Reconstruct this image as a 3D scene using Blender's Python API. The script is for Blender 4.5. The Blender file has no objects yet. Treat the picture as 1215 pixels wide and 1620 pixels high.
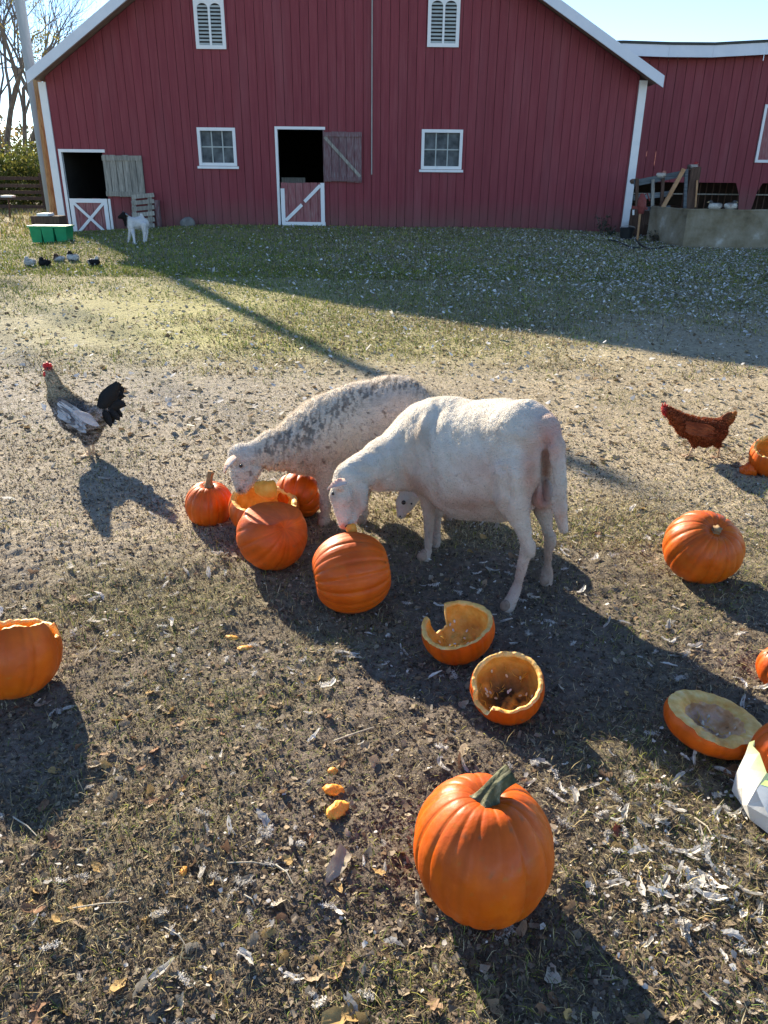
import bpy, math, random
import numpy as np
from mathutils import Vector, Matrix, Euler
rnd = random.Random(7)
rng = np.random.default_rng(11)
C = bpy.context.scene.collection

# ------------------------------------------------------------ camera, light, exposure
FP = 1217.0; PITCH = math.radians(23.9); ROLL = math.radians(0.62); EYE = np.array([0., 0., 1.5])
sp, cp = math.sin(PITCH), math.cos(PITCH); sr, cr = math.sin(ROLL), math.cos(ROLL)
R0 = np.array([1., 0, 0]); U0 = np.array([0, sp, cp]); FW = np.array([0, cp, -sp])
RV = cr*R0 + sr*U0; UV = -sr*R0 + cr*U0
cam = bpy.data.objects.new('camera', bpy.data.cameras.new('camera')); C.objects.link(cam)
cam.matrix_world = Matrix(((RV[0], UV[0], -FW[0], EYE[0]), (RV[1], UV[1], -FW[1], EYE[1]), (RV[2], UV[2], -FW[2], EYE[2]), (0, 0, 0, 1)))
cam.data.sensor_fit = 'VERTICAL'; cam.data.sensor_height = 36.0; cam.data.lens = 36*FP/1620
cam.data.clip_start = 0.05; cam.data.clip_end = 3000
S = bpy.context.scene; S.camera = cam
SUN_EL = math.radians(24); SUN_AZ = math.radians(30)     # sun stands behind the barn, left of the view axis
w = bpy.data.worlds.new('World'); S.world = w; w.use_nodes = True
nt = w.node_tree; bg = nt.nodes['Background']
sky = nt.nodes.new('ShaderNodeTexSky'); sky.sky_type = 'NISHITA'; sky.sun_disc = False
sky.sun_elevation = SUN_EL; sky.sun_rotation = -SUN_AZ; sky.dust_density = 0.0; sky.air_density = 0.72; sky.ozone_density = 2.0
nt.links.new(sky.outputs[0], bg.inputs[0]); bg.inputs[1].default_value = 0.096
sl = bpy.data.lights.new('sun', 'SUN'); sl.energy = 5.0; sl.angle = math.radians(0.6); sl.color = (1.0, 0.86, 0.66)
sun = bpy.data.objects.new('sun', sl); C.objects.link(sun)
sd = Vector((math.sin(SUN_AZ)*math.cos(SUN_EL), -math.cos(SUN_AZ)*math.cos(SUN_EL), -math.sin(SUN_EL)))
sun.rotation_euler = sd.to_track_quat('-Z', 'Y').to_euler()
S.view_settings.view_transform = 'Standard'; S.view_settings.look = 'None'
S.view_settings.exposure = 1.55; S.view_settings.gamma = 1.0
S.cycles.max_bounces = 6; S.cycles.diffuse_bounces = 3

# ------------------------------------------------------------ survey helpers: sight lines of the photograph -> places in the yard
def ray(px, py): return FW + RV*(px-607.5)/FP + UV*(810.-py)/FP
def WY(px, py, Y):
    d = ray(px, py); return EYE + d*(Y/d[1])
def WZ(px, py, z):
    d = ray(px, py); return EYE + d*((z-EYE[2])/d[2])
def depth(p): return float((np.asarray(p)-EYE) @ FW)
def ss(x, a, b):
    t = np.clip((x-a)/(b-a), 0, 1); return t*t*(3-2*t)
def vnoise(x, y, s, seed=0):
    x = np.asarray(x, float)*s + seed*17.3; y = np.asarray(y, float)*s - seed*9.1
    xi = np.floor(x).astype(np.int64); yi = np.floor(y).astype(np.int64); u = x-xi; v = y-yi
    u = u*u*(3-2*u); v = v*v*(3-2*v)
    def hsh(a, b):
        n = (a*374761393 + b*668265263 + seed*1274126177) & 0xffffffff
        n = ((n ^ (n >> 13))*1274126177) & 0xffffffff
        return ((n ^ (n >> 16)) & 0xffff)/65535.0
    return (hsh(xi, yi)*(1-u)+hsh(xi+1, yi)*u)*(1-v) + (hsh(xi, yi+1)*(1-u)+hsh(xi+1, yi+1)*u)*v
def fbm(x, y, s, o=4, seed=0):
    r = 0; a = 0.5; t = 0
    for i in range(o):
        r = r + a*vnoise(x, y, s*2**i, seed+i); t += a; a *= .5
    return r/t
def hbase(x, y):
    x = np.asarray(x, float); y = np.asarray(y, float)
    h = .36*ss(y, 6, 18) - .20*ss(-x, 3.5, 8)*ss(y, 11, 17) - .10*ss(x, 2, 7)*ss(y, 10, 18)
    return h + .05*(fbm(x, y, .35, 3, 3)-.5)*ss(y, 3, 8)
def hfine(x, y):
    a = (fbm(x, y, 7, 4, 20)-.5)*.030 + (fbm(x, y, 32, 3, 30)-.5)*.018
    a = a + np.maximum(fbm(x, y, 14, 3, 40)-.58, 0)*.045*(1-.7*ss(y, 2.8, 4))
    return a*(.85-.62*ss(y, 2.6, 3.8)-.1*ss(y, 5, 12)) + (fbm(x, y, 1.3, 2, 9)-.5)*.035
def hgt(x, y): return hbase(x, y)+hfine(x, y)
def G(px, py):
    z = 0.
    for _ in range(8):
        p = WZ(px, py, z); z = float(hbase(p[0], p[1]))
    p[2] = z; return p

# ------------------------------------------------------------ object helpers
def tag(o, label=None, cat=None, group=None, kind=None):
    if label: o['label'] = label
    if cat: o['category'] = cat
    if group: o['group'] = group
    if kind: o['kind'] = kind
    return o
def thing(name, label, cat, loc=(0, 0, 0), group=None, rz=0):
    o = bpy.data.objects.new(name, None); C.objects.link(o); o.empty_display_size = .1
    o.location = [float(v) for v in loc]; o.rotation_euler = (0, 0, rz)
    return tag(o, label, cat, group)
def rawmesh(name, V, F, mat=None, smooth=False, col=None, fmat=None):
    """V (n,3); F: list of tuples, or array (m,k), or list of arrays"""
    me = bpy.data.meshes.new(name); V = np.asarray(V, np.float32)
    if isinstance(F, list) and F and isinstance(F[0], np.ndarray): arrs = F
    elif isinstance(F, np.ndarray): arrs = [F]
    else: arrs = None
    if arrs is None:
        me.from_pydata(V.tolist(), [], [list(f) for f in F])
    else:
        arrs = [a for a in arrs if len(a)]
        loops = np.concatenate([a.ravel() for a in arrs]).astype(np.int32)
        sizes = np.concatenate([np.full(len(a), a.shape[1]) for a in arrs]).astype(np.int32)
        starts = np.concatenate([[0], np.cumsum(sizes)[:-1]]).astype(np.int32)
        me.vertices.add(len(V)); me.vertices.foreach_set('co', V.ravel())
        me.loops.add(len(loops)); me.loops.foreach_set('vertex_index', loops)
        me.polygons.add(len(sizes)); me.polygons.foreach_set('loop_start', starts)
        try: me.polygons.foreach_set('loop_total', sizes)
        except Exception: pass
        me.update(calc_edges=True)
    if smooth: me.polygons.foreach_set('use_smooth', np.ones(len(me.polygons), bool))
    if col is not None:
        a = me.color_attributes.new('Col', 'FLOAT_COLOR', 'POINT')
        cc = np.ones((len(V), 4), np.float32); cc[:, :3] = col; a.data.foreach_set('color', cc.ravel())
    if mat:
        for m in (mat if isinstance(mat, (list, tuple)) else [mat]): me.materials.append(m)
    me.validate() if arrs is None else None
    me.update(); return me
def obj(name, me, parent=None, label=None, kind=None):
    o = bpy.data.objects.new(name, me); C.objects.link(o)
    if parent: o.parent = parent
    return tag(o, label, kind=kind)
def part(name, V, F, mat, parent, smooth=False, col=None, label=None, kind=None):
    """vertices in world space; stored relative to the thing's base"""
    V = np.asarray(V, float)
    q = parent; off = np.zeros(3)
    while q is not None: off += np.array(q.location); q = q.parent
    return obj(name, rawmesh(name, V-off, F, mat, smooth, col), parent, label, kind)
BOXF = [(0, 3, 2, 1), (4, 5, 6, 7), (0, 1, 5, 4), (1, 2, 6, 5), (2, 3, 7, 6), (3, 0, 4, 7)]
class MB:
    def __init__(s): s.V = []; s.F = []
    def add(s, V, F):
        n = len(s.V); s.V += [tuple(map(float, v)) for v in V]; s.F += [tuple(int(i)+n for i in f) for f in F]; return s
    def box(s, a, b):
        x0, y0, z0 = a; x1, y1, z1 = b
        return s.add([(x0, y0, z0), (x1, y0, z0), (x1, y1, z0), (x0, y1, z0), (x0, y0, z1), (x1, y0, z1), (x1, y1, z1), (x0, y1, z1)], BOXF)
    def prism(s, P, y0, y1):
        """polygon P in x,z (counter-clockwise seen from -y) extruded from y0 (front) to y1"""
        n = len(P); V = [(x, y0, z) for x, z in P]+[(x, y1, z) for x, z in P]
        F = [tuple(range(n)), tuple(range(2*n-1, n-1, -1))]+[(i, i+n, (i+1) % n+n, (i+1) % n) for i in range(n)]
        return s.add(V, F)
    def bar(s, a, b, wd, th, up=(0, 0, 1)):
        a = np.array(a, float); b = np.array(b, float); d = b-a; d /= np.linalg.norm(d)
        u = np.array(up, float); sx = np.cross(d, u)
        if np.linalg.norm(sx) < 1e-5: sx = np.cross(d, (0, 1, 0))
        sx /= np.linalg.norm(sx); sy = np.cross(sx, d)
        V = [p+sx*wd/2*i+sy*th/2*j for p in (a, b) for i, j in ((-1, -1), (1, -1), (1, 1), (-1, 1))]
        return s.add(V, BOXF)
    def tube(s, pts, rad, n=8, cap=True):
        V, F = tube(pts, rad, n, cap); return s.add(V, F)
    def part(s, name, mat, parent, **k): return part(name, s.V, s.F, mat, parent, **k)
def tube(pts, rad, n=8, cap=True, ell=1.0):
    pts = [np.array(p, float) for p in pts]; m = len(pts)
    if not hasattr(rad, '__len__'): rad = [rad]*m
    V = []; F = []; u = None
    for i, p in enumerate(pts):
        d = pts[min(i+1, m-1)]-pts[max(i-1, 0)]; d = d/(np.linalg.norm(d)+1e-9)
        if u is None:
            u = np.cross(d, (0, 0, 1) if abs(d[2]) < .9 else (1, 0, 0))
        u = u-d*(u@d); u /= np.linalg.norm(u)+1e-9; v = np.cross(d, u)
        for k in range(n):
            a = 2*math.pi*k/n; V.append(p+rad[i]*(math.cos(a)*u+ell*math.sin(a)*v))
    for i in range(m-1):
        for k in range(n):
            k2 = (k+1) % n; F.append((i*n+k, i*n+k2, (i+1)*n+k2, (i+1)*n+k))
    if cap: F.append(tuple(range(n-1, -1, -1))); F.append(tuple((m-1)*n+k for k in range(n)))
    return V, F

# ------------------------------------------------------------ materials
def mat(name, cols, scale=5., rough=.8, bump=.0, bscale=60., coord='Object', stretch=(1, 1, 1), detail=6, vcol=False, sss=0, spec=.3, trans=0, bdist=.01, contrast=(.3, .7), sssr=(.01,.006,.004), obr=0):
    m = bpy.data.materials.new(name); m.use_nodes = True; n = m.node_tree; L = n.links
    b = n.nodes['Principled BSDF']; b.inputs['Roughness'].default_value = rough; b.inputs['Specular IOR Level'].default_value = spec
    tc = n.nodes.new('ShaderNodeTexCoord'); mp = n.nodes.new('ShaderNodeMapping'); mp.inputs['Scale'].default_value = stretch
    L.new(tc.outputs[coord], mp.inputs[0])
    nz = n.nodes.new('ShaderNodeTexNoise'); nz.inputs['Scale'].default_value = scale; nz.inputs['Detail'].default_value = detail; nz.inputs['Roughness'].default_value = .62
    L.new(mp.outputs[0], nz.inputs[0])
    cr_ = n.nodes.new('ShaderNodeValToRGB'); L.new(nz.outputs[0], cr_.inputs[0])
    while len(cr_.color_ramp.elements) < len(cols): cr_.color_ramp.elements.new(.5)
    for i, c in enumerate(cols):
        e = cr_.color_ramp.elements[i]; e.position = contrast[0]+(contrast[1]-contrast[0])*i/max(1, len(cols)-1); e.color = (*c, 1)
    out = cr_.outputs[0]
    if vcol:
        at = n.nodes.new('ShaderNodeAttribute'); at.attribute_name = 'Col'
        mx = n.nodes.new('ShaderNodeMix'); mx.data_type = 'RGBA'; mx.blend_type = 'MULTIPLY'; mx.inputs[0].default_value = 1
        L.new(out, mx.inputs[6]); L.new(at.outputs['Color'], mx.inputs[7]); out = mx.outputs[2]
    if obr:
        oi = n.nodes.new('ShaderNodeObjectInfo'); mr = n.nodes.new('ShaderNodeMapRange'); L.new(oi.outputs['Random'], mr.inputs[0])
        mr.inputs[3].default_value = 1-obr; mr.inputs[4].default_value = 1+obr
        hs = n.nodes.new('ShaderNodeHueSaturation'); L.new(out, hs.inputs['Color']); L.new(mr.outputs[0], hs.inputs['Value']); out = hs.outputs[0]
    L.new(out, b.inputs['Base Color'])
    if bump:
        n2 = n.nodes.new('ShaderNodeTexNoise'); n2.inputs['Scale'].default_value = bscale; n2.inputs['Detail'].default_value = 4; L.new(mp.outputs[0], n2.inputs[0])
        bp = n.nodes.new('ShaderNodeBump'); bp.inputs['Strength'].default_value = bump; bp.inputs['Distance'].default_value = bdist
        L.new(n2.outputs[0], bp.inputs['Height']); L.new(bp.outputs[0], b.inputs['Normal'])
    if sss:
        b.inputs['Subsurface Weight'].default_value = sss; b.inputs['Subsurface Radius'].default_value = sssr; b.inputs['Subsurface Scale'].default_value = 1.
    if trans:
        tr = n.nodes.new('ShaderNodeBsdfTranslucent'); L.new(out, tr.inputs[0]); ms = n.nodes.new('ShaderNodeMixShader'); ms.inputs[0].default_value = trans
        L.new(b.outputs[0], ms.inputs[1]); L.new(tr.outputs[0], ms.inputs[2]); L.new(ms.outputs[0], n.nodes['Material Output'].inputs[0])
    return m
M = {}
M['red'] = mat('red_siding', [(.18, .027, .038), (.212, .036, .047), (.235, .050, .060)], 3, .62, .3, 25, stretch=(6, 1, .35), obr=.05)
M['reddoor'] = mat('faded_red_paint', [(.24, .07, .08), (.30, .12, .12), (.34, .2, .19)], 9, .8, .3, 50, stretch=(4, 1, .5))
M['redold'] = mat('weathered_red_paint', [(.13, .045, .05), (.17, .10, .105), (.26, .22, .22)], 9, .85, .4, 50, stretch=(7, 1, .6), obr=.15)
M['white'] = mat('white_trim', [(.55, .58, .6), (.74, .76, .76), (.8, .8, .79)], 5, .6, .2, 40, contrast=(.2, .5))
M['roofwhite'] = mat('white_metal_roof', [(.6, .64, .7), (.7, .73, .78)], 2, .4, .1, 20)
M['darkedge'] = mat('dark_roof_edge', [(.04, .045, .04), (.07, .07, .06)], 4, .8)
M['soffit'] = mat('soffit_boards', [(.16, .1, .08), (.3, .22, .18)], 6, .8, .2, 40, stretch=(1, 4, 1))
M['greywood'] = mat('grey_weathered_wood', [(.17, .16, .14), (.30, .28, .24), (.44, .41, .35)], 6, .85, .5, 60, stretch=(6, 1, .6), obr=.18)
M['bluewood'] = mat('blue_grey_wood', [(.06, .075, .085), (.13, .15, .16), (.2, .22, .23)], 6, .85, .5, 60, stretch=(.6, 2, 6), obr=.2)
M['orangewood'] = mat('raw_timber', [(.36, .19, .09), (.5, .3, .16)], 8, .8, .3, 60)
M['brownwood'] = mat('dark_brown_timber', [(.06, .035, .025), (.14, .085, .06)], 6, .9, .5, 40, stretch=(5, 5, .6))
M['bark'] = mat('bark', [(.07, .055, .045), (.16, .13, .1), (.22, .19, .15)], 5, .95, .6, 30, stretch=(3, 3, .6))
M['twig'] = mat('twig_bark', [(.10, .09, .08), (.2, .175, .155)], 3, .95)
M['stump'] = mat('orange_bark', [(.2, .09, .04), (.42, .22, .09), (.5, .3, .13)], 7, .9, .6, 40, stretch=(4, 4, .7))
M['pole'] = mat('galvanised_pole', [(.26, .3, .32), (.36, .4, .42)], 3, .6, .15, 30, stretch=(4, 4, .5))
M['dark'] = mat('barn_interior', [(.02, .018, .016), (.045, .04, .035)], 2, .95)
M['glass'] = mat('window_glass', [(.035, .045, .052), (.16, .18, .19)], 4, .35, spec=.15, contrast=(.35, .7))
M['louvre'] = mat('louvre_paint', [(.36, .4, .38), (.5, .53, .5)], 6, .7)
M['concrete'] = mat('old_concrete', [(.075, .06, .038), (.19, .16, .105), (.27, .24, .18), (.5, .5, .47)], 2.4, .92, .7, 14, bdist=.03, contrast=(.25, .8), detail=10)
M['stone'] = mat('grey_stone', [(.12, .12, .11), (.25, .24, .22)], 9, .9, .5, 30)
M['green'] = mat('green_plastic', [(.01, .23, .09), (.015, .33, .14)], 4, .45, .1, 30)
M['black'] = mat('black_rubber', [(.012, .014, .016), (.03, .032, .034)], 6, .5)
M['redpaint'] = mat('red_enamel', [(.16, .025, .022), (.24, .06, .05)], 8, .6, .3, 40)
M['wire'] = mat('grey_wire', [(.3, .3, .28), (.4, .4, .37)], 6, .5)
M['rind'] = mat('pumpkin_rind', [(.46, .062, .002), (.64, .100, .003), (.76, .150, .006)], 5, .40, .3, 55, spec=.34, bdist=.004, vcol=True, sss=.06, sssr=(.012, .004, .001), contrast=(.25, .75), detail=8)
M['flesh'] = mat('pumpkin_flesh', [(.70, .26, .03), (.82, .40, .07), (.88, .52, .14)], 22, .55, .5, 60, sss=.3, vcol=True, sssr=(.015, .006, .002), bdist=.006)
M['stem'] = mat('green_pumpkin_stem', [(.03, .035, .018), (.10, .105, .05), (.42, .40, .26)], 26, .7, .6, 60, stretch=(1, 1, .25), contrast=(.36, .68))
M['drystem'] = mat('dry_pumpkin_stem', [(.16, .09, .045), (.34, .24, .13)], 20, .85, .5, 60)
M['palestem'] = mat('cut_stem', [(.34, .31, .2), (.5, .46, .34)], 90, .8, .4, 90)
M['wool'] = mat('short_wool', [(.9, .88, .85), (1, 1, 1)], 30, .95, .9, 160, vcol=True, spec=.1, bdist=.007, sss=.05, sssr=(.02, .012, .009))
M['fur'] = mat('wool_hair', [(1, 1, 1), (1, 1, 1)], 3, .9, vcol=True, spec=.1, trans=.35)
M['skin'] = mat('animal_skin', [(.42, .24, .2), (.5, .32, .27)], 20, .6, .3, 80, sss=.15)
M['hoof'] = mat('dusty_hoof', [(.2, .14, .1), (.42, .33, .26)], 20, .8, .4, 80)
M['eye'] = mat('dark_eye', [(.012, .009, .007), (.02, .014, .01)], 6, .12, spec=.6)
M['feath'] = mat('plumage', [(.8, .8, .8), (1, 1, 1)], 50, .75, .8, 120, vcol=True, spec=.25, bdist=.006)
M['comb'] = mat('red_comb', [(.55, .02, .025), (.7, .05, .05)], 30, .5, .4, 90, sss=.2)
M['beak'] = mat('horn_beak', [(.4, .27, .12), (.5, .36, .18)], 30, .5)
M['leg'] = mat('pale_scaly_leg', [(.5, .35, .22), (.62, .47, .32)], 60, .6, .4, 150)
M['whitefe'] = mat('white_feather_barbs', [(.46, .44, .40), (.76, .74, .69)], 60, .9, trans=.3, obr=.35)
M['paper'] = mat('white_bag_plastic', [(.74, .75, .70), (.84, .84, .79)], 9, .5, .25, 30, trans=.25, vcol=True)
M['ink'] = mat('dark_ink', [(.05, .06, .07), (.07, .08, .1)], 5, .7)
M['leafbit'] = mat('litter', [(.85, .85, .85), (1.1, 1.1, 1.1)], 40, .85, vcol=True, trans=.2, spec=.15)
M['foliage'] = mat('leaves', [(.7, .7, .7), (1, 1, 1)], 3, .7, vcol=True, trans=.35, spec=.2)
LEAFC = [(.30, .20, .12), (.36, .28, .19), (.42, .37, .29), (.25, .14, .08), (.45, .30, .12)]
for i, c in enumerate(LEAFC):
    M['leaf%d' % i] = mat('dry_leaf', [tuple(v*.7 for v in c), c, tuple(min(1, v*1.2) for v in c)], 30, .8, .4, 80, trans=.2, obr=.15)
M['maroonleaf'] = mat('maroon_leaf', [(.16, .03, .02), (.24, .06, .035)], 20, .5, .4, 60, trans=.1)
def mud(m):
    n = m.node_tree; L = n.links; b = n.nodes['Principled BSDF']; old = b.inputs['Base Color'].links[0].from_socket
    tc = n.nodes.new('ShaderNodeTexCoord'); sx = n.nodes.new('ShaderNodeSeparateXYZ'); L.new(tc.outputs['Object'], sx.inputs[0])
    z = n.nodes.new('ShaderNodeTexNoise'); z.inputs['Scale'].default_value = 2.2; z.inputs['Detail'].default_value = 8; L.new(tc.outputs['Object'], z.inputs[0])
    mr = n.nodes.new('ShaderNodeMapRange'); mr.inputs[1].default_value = .75; mr.inputs[2].default_value = .05; mr.inputs[3].default_value = 0; mr.inputs[4].default_value = 1; L.new(sx.outputs[2], mr.inputs[0])
    m1 = n.nodes.new('ShaderNodeMath'); m1.operation = 'MULTIPLY'; L.new(mr.outputs[0], m1.inputs[0]); L.new(z.outputs[0], m1.inputs[1])
    mx = n.nodes.new('ShaderNodeMix'); mx.data_type = 'RGBA'; L.new(m1.outputs[0], mx.inputs[0]); L.new(old, mx.inputs[6]); mx.inputs[7].default_value = (.13, .10, .08, 1)
    z2 = n.nodes.new('ShaderNodeTexNoise'); z2.inputs['Scale'].default_value = .8; z2.inputs['Detail'].default_value = 7; mp = n.nodes.new('ShaderNodeMapping'); mp.inputs['Scale'].default_value = (3, 1, .5); L.new(tc.outputs['Object'], mp.inputs[0]); L.new(mp.outputs[0], z2.inputs[0])
    r2 = n.nodes.new('ShaderNodeMapRange'); r2.inputs[1].default_value = .5; r2.inputs[2].default_value = .75; r2.inputs[3].default_value = 0; r2.inputs[4].default_value = .14; L.new(z2.outputs[0], r2.inputs[0])
    m2 = n.nodes.new('ShaderNodeMix'); m2.data_type = 'RGBA'; L.new(r2.outputs[0], m2.inputs[0]); L.new(mx.outputs[2], m2.inputs[6]); m2.inputs[7].default_value = (.33, .16, .17, 1)
    L.new(m2.outputs[2], b.inputs['Base Color'])
mud(M['red'])
def vary_rough(m, lo, hi, sc):
    n = m.node_tree; tc = n.nodes.new('ShaderNodeTexCoord'); z = n.nodes.new('ShaderNodeTexNoise'); z.inputs['Scale'].default_value = sc; z.inputs['Detail'].default_value = 6; z.inputs['Roughness'].default_value = .7
    mr = n.nodes.new('ShaderNodeMapRange'); mr.inputs[1].default_value = .35; mr.inputs[2].default_value = .65; mr.inputs[3].default_value = lo; mr.inputs[4].default_value = hi
    n.links.new(tc.outputs['Object'], z.inputs[0]); n.links.new(z.outputs[0], mr.inputs[0]); n.links.new(mr.outputs[0], n.nodes['Principled BSDF'].inputs['Roughness'])
vary_rough(M['rind'], .30, .62, 16)
def ground_mat():
    m = bpy.data.materials.new('yard_soil'); m.use_nodes = True; n = m.node_tree; L = n.links
    b = n.nodes['Principled BSDF']; b.inputs['Roughness'].default_value = .95; b.inputs['Specular IOR Level'].default_value = .15
    at = n.nodes.new('ShaderNodeAttribute'); at.attribute_name = 'Col'
    tc = n.nodes.new('ShaderNodeTexCoord')
    def nz(s, d=6):
        t = n.nodes.new('ShaderNodeTexNoise'); t.inputs['Scale'].default_value = s; t.inputs['Detail'].default_value = d; t.inputs['Roughness'].default_value = .7
        L.new(tc.outputs['Object'], t.inputs[0]); return t.outputs[0]
    a = nz(45); r = n.nodes.new('ShaderNodeValToRGB'); L.new(a, r.inputs[0])
    r.color_ramp.elements[0].position = .32; r.color_ramp.elements[0].color = (.66, .66, .66, 1); r.color_ramp.elements[1].position = .7; r.color_ramp.elements[1].color = (1.32, 1.3, 1.26, 1)
    mx = n.nodes.new('ShaderNodeMix'); mx.data_type = 'RGBA'; mx.blend_type = 'MULTIPLY'; mx.inputs[0].default_value = 1
    L.new(at.outputs['Color'], mx.inputs[6]); L.new(r.outputs[0], mx.inputs[7])
    vo = n.nodes.new('ShaderNodeTexVoronoi'); vo.inputs['Scale'].default_value = 60; L.new(tc.outputs['Object'], vo.inputs[0])
    r2 = n.nodes.new('ShaderNodeValToRGB'); L.new(vo.outputs['Color'], r2.inputs[0]); r2.color_ramp.elements[0].position = .80; r2.color_ramp.elements[0].color = (1, 1, 1, 1); r2.color_ramp.elements[1].position = .95; r2.color_ramp.elements[1].color = (1.6, 1.55, 1.45, 1)
    m2 = n.nodes.new('ShaderNodeMix'); m2.data_type = 'RGBA'; m2.blend_type = 'MULTIPLY'; m2.inputs[0].default_value = .8
    L.new(mx.outputs[2], m2.inputs[6]); L.new(r2.outputs[0], m2.inputs[7]); L.new(m2.outputs[2], b.inputs['Base Color'])
    bp = n.nodes.new('ShaderNodeBump'); bp.inputs['Strength'].default_value = .9; bp.inputs['Distance'].default_value = .012
    L.new(nz(70, 5), bp.inputs['Height'])
    bp2 = n.nodes.new('ShaderNodeBump'); bp2.inputs['Strength'].default_value = .6; bp2.inputs['Distance'].default_value = .03
    L.new(nz(14, 4), bp2.inputs['Height']); L.new(bp2.outputs[0], bp.inputs['Normal']); L.new(bp.outputs[0], b.inputs['Normal'])
    return m
M['ground'] = ground_mat()

# ------------------------------------------------------------ ground
def blob(x, y, px, py, rx, ry):
    g = G(px, py); return np.exp(-(((x-g[0])/rx)**2+((y-g[1])/ry)**2))
def grass_amt(x, y):
    """0 bare soil .. 1 turf"""
    g = .95*ss(y, 7.6, 10.2)                                          # turf in front of the barn
    g = g*(1-.9*np.clip(1.3*blob(x, y, 40, 520, 2.9, 2.6), 0, 1))
    g = g + .55*ss(y, 6.2, 7.6)*np.exp(-((x-.3)/2.6)**2)*(1-ss(y, 8.5, 10))
    g = g + .55*blob(x, y, 150, 960, .55, .42) + .42*blob(x, y, 330, 930, .45, .3) + .3*blob(x, y, 560, 1010, .3, .2)
    g = g + .45*blob(x, y, 1000, 870, .9, .45) + .4*blob(x, y, 1130, 980, .5, .5) + .35*blob(x, y, 1080, 1300, .5, .35)
    g = g + .5*blob(x, y, 330, 1130, .35, .2) + .38*blob(x, y, 180, 1350, .3, .25) + .4*blob(x, y, 640, 1560, .35, .12) + .35*blob(x, y, 900, 820, .5, .3)
    g = g + .3*blob(x, y, 700, 800, .8, .5)
    g = g + (fbm(x, y, 1.1, 4, 50)-.5)*.75 + (fbm(x, y, 4.5, 3, 60)-.5)*.5
    return np.clip(g, 0, 1)
def soil_col(x, y):
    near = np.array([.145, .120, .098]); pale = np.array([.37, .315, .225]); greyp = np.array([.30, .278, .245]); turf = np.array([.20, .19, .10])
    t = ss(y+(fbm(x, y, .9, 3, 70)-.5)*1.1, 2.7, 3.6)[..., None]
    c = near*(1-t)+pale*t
    k = (blob(x, y, 120, 640, 2.4, 2.6)*.9+blob(x, y, 60, 500, 2.6, 2.4)*.8)[..., None]; k = np.clip(k, 0, 1); c = c*(1-k)+greyp*k
    yg = np.clip(blob(x, y, 310, 475, 2.3, 1.8)+.8*blob(x, y, 470, 540, 2.5, .9), 0, 1)[..., None]*.7; c = c*(1-yg)+np.array([.34, .34, .11])*yg
    g = np.clip((grass_amt(x, y)-.2)*1.1, 0, 1)[..., None]*.75*(1-.6*yg)
    c = c*(1-g)+turf*g
    v = (fbm(x, y, 2.3, 4, 80)*.6+fbm(x, y, 18, 3, 90)*.7)[..., None]
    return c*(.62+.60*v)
def axis(a0, a1, fine, lo, hi, grow=1.045):
    mid = list(np.arange(a0, a1+fine/2, fine)); s = fine; up = []; v = mid[-1]
    while v < hi: s *= grow; v += s; up.append(v)
    s = fine; dn = []; v = mid[0]
    while v > lo: s *= grow; v -= s; dn.append(v)
    return np.array(dn[::-1]+mid+up)
xs = axis(-1.7, 1.9, .0125, -400, 400); ys = axis(.75, 3.6, .0125, -60, 600, 1.012)
keep = ys[ys < 26]; ys = np.concatenate([keep, axis(26, 27, .4, 26, 700, 1.12)[1:]])
X, Y = np.meshgrid(xs, ys); Z = hgt(X, Y)
nx, ny = len(xs), len(ys); idx = np.arange(nx*ny).reshape(ny, nx)
Fq = np.stack([idx[:-1, :-1], idx[:-1, 1:], idx[1:, 1:], idx[1:, :-1]], -1).reshape(-1, 4)
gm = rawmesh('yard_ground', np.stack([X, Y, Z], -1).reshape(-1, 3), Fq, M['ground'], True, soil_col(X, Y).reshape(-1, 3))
tag(obj('yard_ground', gm), kind='structure')

# ------------------------------------------------------------ red barn
YB = 18.5; YF = 17.95
def wp(px, py, Yw=YB):
    p = WY(px, py, Yw); return float(p[0]), float(p[2])
lt = [wp(41, 115, YF), wp(176, 0, YF)]; rt = [wp(1051, 121, YF), wp(886, 0, YF)]
ml = (lt[1][1]-lt[0][1])/(lt[1][0]-lt[0][0]); mr = (rt[1][1]-rt[0][1])/(rt[1][0]-rt[0][0])
ax = (rt[0][1]-lt[0][1]+ml*lt[0][0]-mr*rt[0][0])/(ml-mr); az = lt[0][1]+ml*(ax-lt[0][0])
def roofz(x): return lt[0][1]+ml*(x-lt[0][0]) if x < ax else rt[0][1]+mr*(x-rt[0][0])
XL = wp(76, 118)[0]; XR = wp(1010, 118)[0]
XL = .5*(XL+wp(104, 370)[0]); XR = .5*(XR+wp(984, 360)[0])
print('barn', XL, XR, 'apex', ax, az, ml, mr, 'eaves', lt[0], rt[0])
barn = thing('barn', 'large red gabled barn with white trim and two split doors behind the yard', 'barn', (0, YB, .2))
def rect(px0, py0, px1, py1, Yw=YB):
    a = [wp(px0, py0, Yw), wp(px1, py0, Yw), wp(px0, py1, Yw), wp(px1, py1, Yw)]
    return (a[0][0]+a[2][0])/2, (a[1][0]+a[3][0])/2, (a[2][1]+a[3][1])/2, (a[0][1]+a[1][1])/2   # x0,x1,z0,z1
def quadrect(tl, tr, bl, br):
    a = [wp(*tl), wp(*tr), wp(*bl), wp(*br)]
    return (a[0][0]+a[2][0])/2, (a[1][0]+a[3][0])/2, (a[2][1]+a[3][1])/2, (a[0][1]+a[1][1])/2
D1 = quadrect((99, 241), (166, 241), (117, 379), (176, 377)); D2 = quadrect((438, 205), (510, 205), (446, 361), (514, 360))
W1 = quadrect((317, 207), (368, 207), (320, 257), (371, 258)); W2 = quadrect((671, 210), (727, 210), (671, 263), (726, 263))
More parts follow.
